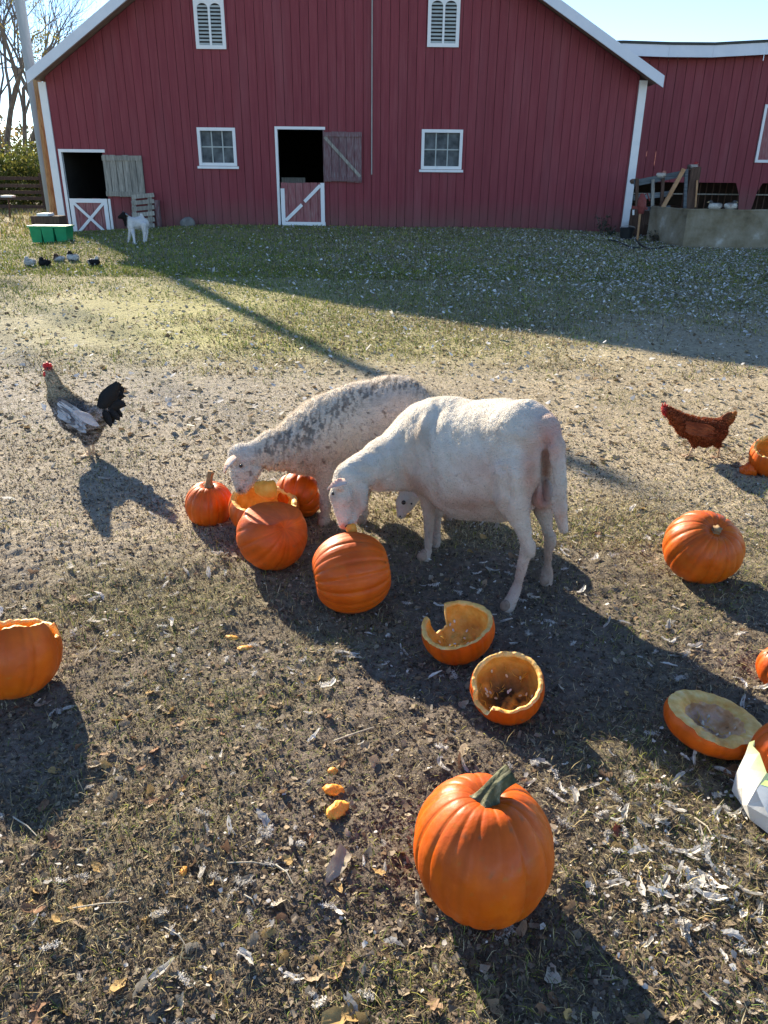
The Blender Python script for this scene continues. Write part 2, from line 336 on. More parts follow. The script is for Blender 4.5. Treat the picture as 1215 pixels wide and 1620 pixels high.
V1 = quadrect((312, 4), (349, 4), (316, 72), (353, 72)); V2 = quadrect((682, 0), (722, 0), (682, 69), (721, 69))
print('door2', D2, 'door1', D1)
holes = [D1, D2, W1, W2]
UND = .13
def siding(name, parent, mat_, x0, x1, pitch, zb, zt, holes, yf, th=.022, gap=.008, breaks=()):
    """vertical boards one by one; zb, zt functions of x"""
    x = x0; k = 0
    while x < x1-.02:
        e = min(x+pitch, x1); a, b = x+gap/2, e-gap/2
        cuts = sorted({a, b}|{c for h in holes for c in h[:2] if a+.004 < c < b-.004}|{c for c in breaks if a < c < b})
        mb = MB(); mbs = []; whole = False; off = .003*rnd.uniform(-1, 1)
        for u, v in zip(cuts[:-1], cuts[1:]):
            m_ = (u+v)/2; hs = sorted([h for h in holes if h[0] < m_ < h[1]], key=lambda h: h[2])
            lo = None; segs = []
            for h in hs: segs.append((lo, h[2])); lo = h[3]
            segs.append((lo, None)); whole = whole or not hs
            for si, (s0, s1) in enumerate(segs):
                za, zc = (zb(u), zb(v)) if s0 is None else (s0, s0)
                zd, ze = (zt(v), zt(u)) if s1 is None else (s1, s1)
                if max(zd, ze) - min(za, zc) < .01: continue
                mbs.append((si, [(u, za), (v, zc), (v, zd), (u, ze)]))
        for q in sorted({0 if whole else si for si, _ in mbs}):
            mb = MB()
            for si, P in mbs:
                if whole or si == q: mb.prism(P, yf+off, yf+th+off)
            mb.part(name, mat_, parent); k += 1
        x = e
    return k
gz = lambda x: float(hbase(x, YB))-.12
siding('board', barn, M['red'], XL, XR, .186, gz, lambda x: roofz(x)-UND, holes, YB-.022, breaks=(ax,))
# roof slabs, white rake boards, soffit
YE = 34.
def slab(name, mat_, p0, p1, y0, y1, th, up=0):
    (xa, za), (xb, zb_) = p0, p1
    return MB().prism([(xa, za-th+up), (xb, zb_-th+up), (xb, zb_+up), (xa, za+up)], y0, y1).part(name, mat_, barn)
slab('roof', M['roofwhite'], lt[0], (ax, az), YF+.03, YE, .05); slab('roof', M['roofwhite'], (ax, az), rt[0], YF+.03, YE, .05)
slab('soffit', M['soffit'], (lt[0][0]+.03, lt[0][1]+.03*ml), (ax, az), YF+.04, YE-.1, .06, -.054); slab('soffit', M['soffit'], (ax, az), (rt[0][0]-.03, rt[0][1]-.03*mr), YF+.04, YE-.1, .06, -.054)
for p0, p1 in ((lt[0], (ax, az)), ((ax, az), rt[0])):
    MB().prism([(p0[0], p0[1]-.20), (p1[0], p1[1]-.20), (p1[0], p1[1]+.012), (p0[0], p0[1]+.012)], YF-.02, YF+.027).part('rake_board', M['roofwhite'], barn)
# corner posts
for (xa, xb) in ((XL-.16, XL-.004), (XR+.004, XR+.17)):
    xm = (xa+xb)/2; MB().box((xa, YB-.05, gz(xm)), (xb, YB+.08, min(roofz(xa), roofz(xb))-.125)).part('corner_post', M['white'], barn)
# side walls, back wall, inside floor, loft
MB().box((XL-.02, YB+.084, 0), (XL+.03, YE-.3, lt[0][1]+.2)).part('side_wall', M['red'], barn)
MB().box((XR-.02, YB+.084, 0), (XR+.03, YE-.3, rt[0][1]+.2)).part('side_wall', M['red'], barn)
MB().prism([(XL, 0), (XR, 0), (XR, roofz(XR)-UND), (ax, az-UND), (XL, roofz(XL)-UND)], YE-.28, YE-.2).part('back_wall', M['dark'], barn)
MB().box((XL+.035, YB+.05, .13), (XL+.06, YE-.31, 3.)).part('dark_shade_sheet', M['dark'], barn)  # near-black sheet added so the left doorway reads as deep shade
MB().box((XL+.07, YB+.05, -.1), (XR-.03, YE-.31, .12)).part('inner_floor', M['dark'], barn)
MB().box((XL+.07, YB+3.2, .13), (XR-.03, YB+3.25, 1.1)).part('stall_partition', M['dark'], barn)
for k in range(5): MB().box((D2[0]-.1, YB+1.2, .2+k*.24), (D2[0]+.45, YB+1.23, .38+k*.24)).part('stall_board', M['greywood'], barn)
# frames
def frame(r, wd, y0, y1, sides='LRTB', name='frame', parent=barn, m='white', inset=0):
    x0, x1, z0, z1 = r; mb = MB()
    if 'T' in sides: mb.box((x0-wd, y0, z1), (x1+wd, y1, z1+wd))
    if 'B' in sides: mb.box((x0-wd, y0, z0-wd), (x1+wd, y1, z0))
    if 'L' in sides: mb.box((x0-wd, y0, z0), (x0, y1, z1))
    if 'R' in sides: mb.box((x1, y0, z0), (x1+wd, y1, z1))
    return mb.part(name, M[m], parent)
def window(r):
    f = frame(r, .062, YB-.06, YB+.05, name='window_frame')
    x0, x1, z0, z1 = r; cw = .024
    for i in range(3):
        for j in range(2):
            a = x0+(x1-x0)*i/3; b = x0+(x1-x0)*(i+1)/3; c = z0+(z1-z0)*j/2; d = z0+(z1-z0)*(j+1)/2
            t = rnd.uniform(-.004, .004)
            part('pane', [(a, YB+.03+t, c), (b, YB+.03-t, c), (b, YB+.03-t, d), (a, YB+.03+t, d)], [(0, 1, 2, 3)], M['glass'], f)
    mb = MB()
    for i in (1, 2): xm = x0+(x1-x0)*i/3; mb.box((xm-cw/2, YB+.004, z0), (xm+cw/2, YB+.022, z1))
    zm = (z0+z1)/2; mb.box((x0, YB+.0, zm-cw/2), (x1, YB+.0175, zm+cw/2))
    mb.part('muntin', M['louvre'], f)
    MB().box((x0-.1, YB-.085, z0-.12), (x1+.1, YB-.062, z0-.07)).part('sill', M['white'], f)
window(W1); window(W2)
# louvred gable vents
def vent(r):
    x0, x1, z0, z1 = r; v = MB(); wd = .07
    f = frame(r, wd, YB-.065, YB-.026, name='vent_frame')
    xm = (x0+x1)/2
    MB().box((x0, YB-.03, z0), (x1, YB-.0265, z1)).part('vent_backing', M['dark'], f)
    MB().box((xm-.022, YB-.062, z0), (xm+.022, YB-.035, z1)).part('mullion', M['white'], f)
    # spandrel board with two arched openings
    for a, b in ((x0, xm-.022), (xm+.022, x1)):
        cx = (a+b)/2; R_ = (b-a)/2; zc = z1-R_*.95; P = []
        n = 10
        for k in range(n):
            t0 = math.pi*k/n; t1 = math.pi*(k+1)/n
            p0 = (cx+R_*math.cos(t0), zc+R_*.8*math.sin(t0)); p1 = (cx+R_*math.cos(t1), zc+R_*.8*math.sin(t1))
            P.append([(p1[0], p1[1]), (p0[0], p0[1]), (p0[0], z1), (p1[0], z1)])
        mb = MB()
        for q in P: mb.prism(q, YB-.058, YB-.036)
        mb.part('arch', M['white'], f)
        ns = 11; hgt_ = (zc+R_*.7-z0)/ns
        for k in range(ns):
            z = z0+hgt_*k
            V = [(a, YB-.052, z+.005), (b, YB-.052, z+.005), (b, YB-.034, z+hgt_*.62), (a, YB-.034, z+hgt_*.62)]
            V += [(x, y+.006, zz+.004) for x, y, zz in V]
            if z+hgt_ > zc+R_*.7: s_ = .72; V = [(cx+(x-cx)*s_, y, zz) for x, y, zz in V]
            part('slat', V, BOXF, M['louvre'], f)
vent(V1); vent(V2)
# split doors -------------------------------------------------
def leaf_door(name, r, mboard, y0, n, ledge=None, parent=barn, tilt=0, label=None):
    """plank leaf lying in the wall plane; each plank its own mesh"""
    x0, x1, z0, z1 = r
    d = MB().box((x0+.02, y0+.012, z0+.02), (x1-.02, y0+.02, z1-.02)).part(name, M[ledge or mboard], parent, label=label)
    for k in range(n):
        a = x0+(x1-x0)*k/n+.006; b = x0+(x1-x0)*(k+1)/n-.006; j0 = rnd.uniform(-.012, .012); j1 = rnd.uniform(-.012, .012)
        MB().box((a, y0-.012, z0+j0), (b, y0+.0115, z1+j1)).part('plank', M[mboard], d)
    return d
def bars(parent, name, m, y0, y1, segs, wd):
    for (xa, za), (xb, zb_) in segs:
        MB().bar((xa, (y0+y1)/2, za), (xb, (y0+y1)/2, zb_), wd, abs(y1-y0), up=(0, -1, 0)).part(name, M[m], parent)
# left door
split1 = wp(130, 314)[1]; x0, x1, z0, z1 = D1
frame(D1, .06, YB-.055, YB+.04, 'LT', 'door_frame')
MB().box((x1, YB-.052, z0), (x1+.05, YB+.04, split1)).part('door_post', M['white'], barn)
LB = (x0+.03, x1-.02, z0+.03, split1)
dl = leaf_door('lower_door', LB, 'reddoor', YB-.02, 5, label='closed lower half door with a white X brace')
fw = .085
a, b, c, d = LB
bars(dl, 'rail', 'white', YB-.06, YB-.034, [((a, c+fw/2), (b, c+fw/2)), ((a, d-fw/2), (b, d-fw/2))], fw)
bars(dl, 'stile', 'white', YB-.06, YB-.0345, [((a+fw/2, c+fw), (a+fw/2, d-fw)), ((b-fw/2, c+fw), (b-fw/2, d-fw))], fw)
bars(dl, 'brace', 'white', YB-.057, YB-.0355, [((a+fw, c+fw), (b-fw, d-fw))], .06)
bars(dl, 'brace', 'white', YB-.064, YB-.0575, [((a+fw, d-fw), (b-fw, c+fw))], .06)
UL = quadrect((164, 246), (225, 246), (170, 311), (233, 311))
ul = leaf_door('upper_door', UL, 'greywood', YB-.07, 6, label='weathered grey upper half door swung open flat against the wall')
a, b, c, d = UL
bars(ul, 'ledge', 'greywood', YB-.108, YB-.083, [((a, d-.06), (b, d-.05)), ((a, c+.06), (b, c+.05))], .1)
# centre door
split2 = wp(480, 289)[1]; x0, x1, z0, z1 = D2
frame(D2, .055, YB-.055, YB+.04, 'LT', 'door_frame')
MB().box((x1, YB-.05, z0), (x1+.03, YB+.04, z1)).part('door_post', M['redold'], barn)
LB = (x0+.03, x1+.03, z0+.04, split2)
dl = leaf_door('lower_door', LB, 'reddoor', YB-.06, 6, label='closed lower half door with one broken white diagonal brace')
a, b, c, d = LB
bars(dl, 'rail', 'white', YB-.1, YB-.075, [((a, c+.05), (b, c+.05))], .08)
bars(dl, 'stile', 'white', YB-.1, YB-.0755, [((a+.04, c+.09), (a+.04, d-.12)), ((b-.055, c+.09), (b-.055, d))], .085)
bars(dl, 'brace', 'white', YB-.098, YB-.076, [((a+.09, c+.12), (a+(b-a)*.47, c+(d-c)*.5)), ((a+(b-a)*.53, c+(d-c)*.57), (b-.1, d-.05))], .07)
UL = quadrect((512, 209), (571, 209), (514, 287), (574, 289))
ul = leaf_door('upper_door', UL, 'redold', YB-.075, 5, label='faded red upper half door with diagonal brace swung open')
a, b, c, d = UL
bars(ul, 'ledge', 'redold', YB-.115, YB-.088, [((a, d-.05), (b, d-.05)), ((a, c+.06), (b, c+.06))], .085)
bars(ul, 'brace', 'greywood', YB-.113, YB-.0885, [((a+.02, d-.1), (b-.03, c+.11))], .06)
# conduit
xa, za = wp(588, 276); xb, zb_ = wp(588, -30)
MB().tube([(xa, YB-.05, za), (xa+.0, YB-.05, roofz(xa)-.2)], .014, 6).part('conduit', M['wire'], barn)

# things against the barn
def lean_pallet():
    x0, z0 = wp(210, 316); x1, _ = wp(252, 316); zb0 = float(hbase(x0, YB-.2))
    top = wp(230, 307)[1]
    t = thing('pallet', 'grey slatted pallet leaning on the red barn behind the goat', 'pallet', (x0, YB-.3, zb0))
    h = top-zb0
    for k in range(6):
        z = zb0+.06+(h-.1)*k/5; yy = YB-.36+.2*(z-zb0)/h
        MB().bar((x0+.03, yy, z-.02), (x1-.06, yy, z+.03), .025, .085).part('slat', M['greywood'], t)
    for xx in (x0+.07, x1-.17):
        MB().bar((xx, YB-.325, zb0-.02), (xx, YB-.12, top-.02), .09, .03, up=(0, 1, 0)).part('bearer', M['greywood'], t)
    MB().box((x1-.05, YB-.22, zb0-.02), (x1+.03, YB-.1, top-.12)).part('post', M['redold'], t)
lean_pallet()

# ------------------------------------------------------------ second barn on the right
Y2 = 23.5
b2 = thing('shed_barn', 'second red barn with open feeding bays behind the concrete wall at right', 'barn', (8, Y2, .5))
ze = wp(1100, 84, Y2)[1]; zbay = wp(1130, 289, Y2)[1]; zlow = wp(1182, 322, Y2)[1]
pxs = [wp(q, 300, Y2)[0] for q in (1162, 1176, 1190, 1204)]
P0 = (pxs[1]+pxs[2])/2; hw = (pxs[2]-pxs[1])/2; cw = pxs[1]-pxs[0]
PER = 4.2
def bay(x):
    d = abs(((x-P0+PER/2) % PER)-PER/2)
    if d < hw: return .2
    if d < hw+cw: return zlow+(zbay-zlow)*(d-hw)/cw
    return zbay
brk = []
for k in range(-2, 3):
    for s in (-1, 1): brk += [P0+k*PER+s*hw*.999, P0+k*PER+s*(hw+cw)]
WB = quadrect
w2r = rect(1205, 170, 1215, 253, Y2); wx0 = w2r[0]; W3 = (wx0, wx0+1.3, w2r[2], w2r[3])
tops = [(940, 70), (985, 68.5), (1060, 71), (1130, 71.5), (1215, 67), (1320, 60)]
Yg = Y2-.45
tp = [wp(q, r_, Yg) for q, r_ in tops]
def gz2(x): return float(np.interp(x, [q[0] for q in tp], [q[1] for q in tp]))-.10
x2a, x2b = 4.4, 16.5
def siding2():
    x = x2a; pitch = .25; gap = .013
    while x < x2b:
        e = x+pitch; a, b = x+gap/2, e-gap/2; mb = MB(); off = rnd.uniform(-.004, .004)
        cuts = sorted({a, b}|{c for c in list(brk)+[W3[0], W3[1]] if a+.003 < c < b-.003})
        for u, v in zip(cuts[:-1], cuts[1:]):
            m_ = (u+v)/2; z0, z1 = bay(u+1e-4), bay(v-1e-4)
            if W3[0] < m_ < W3[1]:
                mb.prism([(u, z0), (v, z1), (v, W3[2]), (u, W3[2])], Y2-.02+off, Y2+off); mb.prism([(u, W3[3]), (v, W3[3]), (v, gz2(v)), (u, gz2(u))], Y2-.02+off, Y2+off)
            else: mb.prism([(u, z0), (v, z1), (v, gz2(v)), (u, gz2(u))], Y2-.02+off, Y2+off)
        mb.part('board', M['red'], b2); x = e
siding2()
frame(W3, .07, Y2-.06, Y2+.03, parent=b2, name='window_frame')
part('pane', [(W3[0], Y2+.01, W3[2]), (W3[1], Y2+.01, W3[2]), (W3[1], Y2+.01, W3[3]), (W3[0], Y2+.01, W3[3])], [(0, 1, 2, 3)], M['reddoor'], b2)
# sagging white gutter board and roof
for i in range(len(tp)-1):
    (xa, za), (xb, zb_) = tp[i], tp[i+1]
    MB().prism([(xa+.002, za-.27), (xb-.002, zb_-.27), (xb-.002, zb_), (xa+.002, za)], Yg, Yg+.04).part('gutter_board', M['roofwhite'], b2)
    V = [(xa, Yg-.03, za+.004), (xb, Yg-.03, zb_+.004), (xb, Yg+7, zb_+.3), (xa, Yg+7, za+.3)]; V += [(x, y, z+.06) for x, y, z in V]
    part('roof', V, BOXF, M['darkedge'], b2)
    V = [(xa, Yg+.05, za-.2), (xb, Yg+.05, zb_-.2), (xb, Y2-.03, zb_-.13), (xa, Y2-.03, za-.13)]; V += [(x, y, z+.03) for x, y, z in V]
    part('soffit', V, BOXF, M['redold'], b2)
MB().prism([(x2a, 0), (x2b, 0)]+[(min(max(q[0], x2a), x2b), q[1]+.15) for q in tp[::-1]], Y2+4, Y2+4.1).part('back_wall', M['dark'], b2)
MB().box((x2a-.1, Y2+.05, 0), (x2a-.01, Y2+4.2, ze+.05)).part('side_wall', M['red'], b2)
MB().box((x2b, Y2+.0, 0), (x2b+.1, Y2+4.2, ze+.05)).part('side_wall', M['red'], b2)
MB().box((x2a, Y2+.03, ze-.3), (x2b, Y2+4, ze-.2)).part('ceiling', M['dark'], b2)
for k in range(14):
    x = wp(1098, 300, Y2)[0]+k*.19
    MB().box((x, Y2+.6, .3), (x+.025, Y2+.63, zbay+.3)).part('stanchion', M['brownwood'], b2)
MB().box((x2a, Y2+.5, wp(1130, 309, Y2)[1]), (x2b, Y2+.54, wp(1130, 307, Y2)[1])).part('feed_rail', M['greywood'], b2)

# ------------------------------------------------------------ concrete wall / raised platform
gC = G(1079, 392); gL = G(1022, 381); gR = G(1400, 396)
zt = float(WY(1079, 330, gC[1])[2])
cw_ = thing('concrete_wall', 'low stained concrete wall with a pale chipped corner at right', 'wall', (gC[0], gC[1], gC[2]))
def wall_face(A, B, nu, nv, seed):
    V = []; F = []; A = np.array(A); B = np.array(B); d = (B-A)/np.linalg.norm(B-A); nrm = np.array([d[1], -d[0]])
    for j in range(nv+1):
        for i in range(nu+1):
            p = A+(B-A)*i/nu; z = -.15+(zt+.15)*j/nv
            b_ = (fbm(i*.31, j*.31, 1, 3, seed)-.5)*.05 if 0 < i < nu else 0
            if j == nv: b_ -= .02
            V.append((p[0]+nrm[0]*b_, p[1]+nrm[1]*b_, z+(.0 if j < nv else (fbm(i*.4, 0, 1, 2, seed)-.5)*.03)))
    for j in range(nv):
        for i in range(nu): a = j*(nu+1)+i; F.append((a, a+1, a+nu+2, a+nu+1))
    return V, F
part('front_face', *wall_face((gC[0], gC[1]), (gR[0], gR[1]), 60, 12, 5), M['concrete'], cw_, smooth=False)
part('end_face', *wall_face((gL[0], gL[1]), (gC[0], gC[1]), 16, 12, 8), M['concrete'], cw_, smooth=False, label='paler chipped end face')
part('coping', [(gC[0], gC[1]+.0, zt-.03), (gR[0], gR[1]+.0, zt-.03), (gR[0], gR[1]+.3, zt-.03), (gC[0]+.28, gC[1]+.3, zt-.03), (gL[0]+.3, gL[1]+.1, zt-.03), (gL[0]+.0, gL[1]+.0, zt-.03)]+[(gR[0], gR[1]+.3, -.1), (gC[0]+.28, gC[1]+.3, -.1), (gL[0]+.3, gL[1]+.1, -.1), (gL[0], gL[1], -.1)], [(0, 1, 2, 3), (0, 3, 4, 5), (2, 6, 7, 3), (3, 7, 8, 4), (4, 8, 9, 5)], M['concrete'], cw_)
part('yard_fill', [(gC[0]+.25, gC[1]+.29, zt-.4), (gR[0], gR[1]+.29, zt-.4), (gR[0], Y2+4, zt-.35), (gL[0]+.1, Y2+4, zt-.35), (gL[0]+.28, gL[1]+.1, zt-.4)], [(0, 1, 2, 3, 4)], M['concrete'], cw_)

# gate and fence between barn and platform
gate = thing('board_gate', 'blue grey board gate with sloping top rail beside the barn corner', 'gate', (*wp(1040, 320, 16.9)[:1], 16.9, .2))
YG = 17.0
def gp(px, py, dy=0): return np.array(WY(px, py, YG+dy))
for (a, b, wd) in (((1003, 290), (1084, 274), .12), ((1002, 313), (1062, 306), .10), ((1004, 331), (1060, 328), .07)):
    MB().bar(gp(*a), gp(*b), .03, wd).part('rail', M['bluewood'], gate)
for (px, y0, y1, m_) in ((1007, 283, 345, 'brownwood'), (1032, 284, 335, 'greywood'), (1046, 282, 335, 'brownwood'), (1083, 268, 330, 'bluewood')):
    MB().bar(gp(px, y1, -.04), gp(px+(3 if px > 1040 else 1), y0, -.04), .06, .04, up=(0, 1, 0)).part('upright', M[m_], gate)
lean = MB().bar(gp(1047, 331, -.12), gp(1082, 267, -.12), .075, .05, up=(0, 1, 0)).part('prop_board', M['orangewood'], gate, label='pale raw timber prop leaning across the gate')
MB().box((gp(1087, 300)[0], YG-.05, zt-.3), (gp(1101, 300)[0]+.02, YG+.2, gp(1095, 264)[2])).part('gate_post', M['brownwood'], gate)
MB().bar(gp(1100, 328, -.1), gp(1103, 285, -.1), .03, .03, up=(0, 1, 0)).part('stake', M['orangewood'], gate)
# dark board panel low behind the pump
pn = thing('board_panel_fence', 'dark plank fence below the gate between barn corner and concrete wall', 'fence', (*wp(1010, 345, 16.8)[:1], 17.3, .1))
for k in range(7):
    a = WY(998+k*5, 333, 17.3); b = WY(998+k*5, 375, 17.3)
    MB().box((a[0], 17.3, .05), (a[0]+.06, 17.33, a[2]+rnd.uniform(-.04, .04))).part('plank', M['brownwood'], pn)
# red hydrant pump on a pipe
gp0 = G(1008, 382); hy = thing('water_pump', 'faded red hand pump head on a thin rusty pipe by the concrete wall', 'pump', gp0)
YP = gp0[1]
MB().tube([gp0-[0, 0, .05], WY(1013, 335, YP)], .022, 8).part('pipe', M['orangewood'], hy)
MB().tube([WY(1014, 338, YP), WY(1015, 326, YP), WY(1016, 316, YP), WY(1016, 306, YP)], [.05, .085, .08, .03], 10).part('pump_head', M['redpaint'], hy)
MB().bar(WY(1000, 328, YP), WY(1024, 330, YP), .04, .05).part('crossbar', M['redpaint'], hy)
MB().tube([WY(1017, 310, YP), WY(1024, 306, YP), WY(1028, 318, YP)], .012, 6).part('handle', M['redpaint'], hy)
MB().tube([WY(1002, 332, YP), WY(1002, 340, YP)], .02, 6).part('valve', M['white'], hy)
# bucket
gb = G(990, 379); bk = thing('bucket', 'black rubber bucket at the foot of the barn corner post', 'bucket', gb)
V = []; F = []; nb = 20
for (r_, z) in ((.11, 0), (.145, .22), (.15, .225), (.13, .22), (.1, .03)):
    for k in range(nb): V.append((gb[0]+r_*math.cos(2*math.pi*k/nb), gb[1]+r_*math.sin(2*math.pi*k/nb), gb[2]+z))
for i in range(4):
    for k in range(nb): F.append((i*nb+k, i*nb+(k+1) % nb, (i+1)*nb+(k+1) % nb, (i+1)*nb+k))
F += [tuple(range(nb-1, -1, -1)), tuple(4*nb+k for k in range(nb))]
part('tub', V, F, M['black'], bk, smooth=False)
MB().tube([gb+[.15*math.cos(t), -.03, .22+.04*math.sin(t)] for t in np.linspace(0, math.pi, 9)], .006, 5).part('bail', M['wire'], bk)
# hose
hp = [G(x, y)+[0, 0, .03] for x, y in ((1003, 372), (1006, 383), (1014, 391), (1024, 396), (1038, 396), (1053, 393))]
hs = MB().tube(hp, .016, 6); o = part('hose', hs.V, hs.F, M['black'], None); tag(o, 'black hose curling over the grass in front of the concrete wall', 'hose')
hp = [G(x, y)+[0, 0, .03] for x, y in ((962, 382), (975, 384), (986, 389), (998, 394), (1012, 395))]
hs = MB().tube(hp, .013, 6); o = part('cord', hs.V, hs.F, M['black'], None); tag(o, 'dark cord trailing on the ground from the black bucket', 'cord')

# ------------------------------------------------------------ SDF sculpting -> one continuous surface
class SDF:
    def __init__(s, lo, hi, h):
        s.lo = np.array(lo, float); s.h = h; s.n = np.ceil((np.array(hi)-s.lo)/h).astype(int)+1
        s.f = np.full(s.n, 1.0, np.float32)
    def _sub(s, lo, hi):
        a = np.clip(np.floor((np.array(lo)-s.lo)/s.h).astype(int), 0, s.n-1); b = np.clip(np.ceil((np.array(hi)-s.lo)/s.h).astype(int)+1, 1, s.n)
        sl = tuple(slice(a[i], b[i]) for i in range(3))
        g = np.meshgrid(*[(np.arange(a[i], b[i])*s.h+s.lo[i]).astype(np.float32) for i in range(3)], indexing='ij')
        return sl, g
    def _mix(s, sl, d, k, op='+'):
        f = s.f[sl]
        if op == '+':
            if k > 0:
                e = np.maximum(k-np.abs(f-d), 0)/k; s.f[sl] = np.minimum(f, d)-e*e*k*.25
            else: s.f[sl] = np.minimum(f, d)
        else:
            e = np.maximum(k-np.abs(f+d), 0)/k; s.f[sl] = np.maximum(f, -d)+e*e*k*.25
    def cone(s, a, b, ra, rb, k=.02, op='+', sq=None):
        a = np.array(a, float); b = np.array(b, float); m = max(ra, rb)+k*1.5+2*s.h
        sl, (X, Y, Z) = s._sub(np.minimum(a, b)-m, np.maximum(a, b)+m)
        d = b-a; dd = max(d@d, 1e-9)
        t = np.clip(((X-a[0])*d[0]+(Y-a[1])*d[1]+(Z-a[2])*d[2])/dd, 0, 1)
        q = np.sqrt((X-a[0]-t*d[0])**2+(Y-a[1]-t*d[1])**2+(Z-a[2]-t*d[2])**2)-(ra+(rb-ra)*t)
        s._mix(sl, q, k, op); return s
    def ell(s, c, r, rot=None, k=.02, op='+'):
        c = np.array(c, float); r = np.array(r, float); m = r.max()+k*1.5+2*s.h
        sl, (X, Y, Z) = s._sub(c-m, c+m); X = X-c[0]; Y = Y-c[1]; Z = Z-c[2]
        if rot is not None:
            R_ = np.array(rot)   # rows = local axes
            X, Y, Z = [R_[i, 0]*X+R_[i, 1]*Y+R_[i, 2]*Z for i in range(3)]
        k0 = np.sqrt((X/r[0])**2+(Y/r[1])**2+(Z/r[2])**2); k1 = np.sqrt((X/r[0]**2)**2+(Y/r[1]**2)**2+(Z/r[2]**2)**2)+1e-6
        s._mix(sl, k0*(k0-1)/k1, k, op); return s
    def crease(s, pts, amp, wd):
        for a, b in zip(pts[:-1], pts[1:]):
            a = np.array(a, float); b = np.array(b, float); m = wd*3
            sl, (X, Y, Z) = s._sub(np.minimum(a, b)-m, np.maximum(a, b)+m); d = b-a; dd = max(d@d, 1e-9)
            t = np.clip(((X-a[0])*d[0]+(Y-a[1])*d[1]+(Z-a[2])*d[2])/dd, 0, 1)
            q = (X-a[0]-t*d[0])**2+(Y-a[1]-t*d[1])**2+(Z-a[2]-t*d[2])**2
            s.f[sl] += amp*np.exp(-q/wd**2)
        return s
    def mesh(s, smooth=2):
        f = s.f; ins = f < 0; n = s.n
        c = [(i, j, k) for i in (0, 1) for j in (0, 1) for k in (0, 1)]
        cut = lambda A, i, j, k: A[i:n[0]-1+i, j:n[1]-1+j, k:n[2]-1+k]
        cnt = sum(cut(ins, *q).astype(np.int8) for q in c); act = (cnt > 0) & (cnt < 8)
        I = np.argwhere(act); idx = np.full(act.shape, -1, np.int64); idx[act] = np.arange(len(I))
        P = np.zeros((len(I), 3)); W_ = np.zeros(len(I))
        for ca in c:
            for axs in range(3):
                if ca[axs]: continue
                cb = list(ca); cb[axs] = 1
                fa = f[I[:, 0]+ca[0], I[:, 1]+ca[1], I[:, 2]+ca[2]]; fb = f[I[:, 0]+cb[0], I[:, 1]+cb[1], I[:, 2]+cb[2]]
                m = (fa < 0) != (fb < 0); t = np.where(m, fa/np.where(m, fa-fb, 1), 0)
                p = np.tile(np.array(ca, float), (len(I), 1)); p[:, axs] += t
                P += p*m[:, None]; W_ += m
        V = s.lo+(I+P/W_[:, None])*s.h
        Q = []
        for axs in range(3):
            o1, o2 = (axs+1) % 3, (axs+2) % 3
            A = [slice(None)]*3; B = [slice(None)]*3; A[axs] = slice(0, -1); B[axs] = slice(1, None)
            sa, sb = ins[tuple(A)], ins[tuple(B)]; E = np.argwhere(sa != sb)
            E = E[(E[:, o1] > 0) & (E[:, o2] > 0) & (E[:, o1] < n[o1]-1) & (E[:, o2] < n[o2]-1)]
            def gi(d1, d2):
                q = E.copy(); q[:, o1] -= d1; q[:, o2] -= d2; return idx[q[:, 0], q[:, 1], q[:, 2]]
            q = np.stack([gi(1, 1), gi(0, 1), gi(0, 0), gi(1, 0)], -1); fl = sa[E[:, 0], E[:, 1], E[:, 2]]
            q[~fl] = q[~fl][:, ::-1]; Q.append(q)
        F = np.concatenate(Q); F = F[(F >= 0).all(1)]
        for _ in range(smooth):
            a = np.zeros_like(V); w_ = np.zeros(len(V))
            for i in range(4):
                np.add.at(a, F[:, i], V[F[:, (i+1) % 4]]); np.add.at(w_, F[:, i], 1)
            V = V*.5+(a/np.maximum(w_, 1)[:, None])*.5
        return V, F
def normals(V, F):
    n = np.cross(V[F[:, 2]]-V[F[:, 0]], V[F[:, 3]]-V[F[:, 1]]); N = np.zeros_like(V)
    for i in range(4): np.add.at(N, F[:, i], n)
    return N/(np.linalg.norm(N, axis=1)[:, None]+1e-9)
def n3(V, s, seed=0):
    return (fbm(V[:, 0]+V[:, 2]*.73, V[:, 1]-V[:, 2]*.61, s, 3, seed)+fbm(V[:, 2]+31.7, V[:, 0]*.8-V[:, 1]*.55, s, 3, seed+5))/2
def q4(px, py, Y, rp):
    p = WY(px, py, Y); return p, rp*depth(p)/FP
def sculpt(cones, ells=(), h=.007, creases=(), subs=(), smooth=2):
    pts = [q4(*v) for c in cones for v in c[:2]]
    cs = [(q4(*c[0]), q4(*c[1]), c[2] if len(c) > 2 else .03) for c in cones]
    lo = np.min([p-r for p, r in pts], 0)-.05; hi = np.max([p+r for p, r in pts], 0)+.05
    s = SDF(lo, hi, h)
    for (a, ra), (b, rb), k in cs: s.cone(a, b, ra, rb, k)
    for e in ells:
        p, r = q4(*e[0]); s.ell(p, np.array(e[1])*r, None, e[2] if len(e) > 2 else .03)
    for pts_, amp, wd in creases: s.crease([WY(*p) for p in pts_], amp, wd)
    for e in subs:
        p, r = q4(*e[0]); s.cone(p, p+1e-4, r, r, .01, '-')
    return s.mesh(smooth)
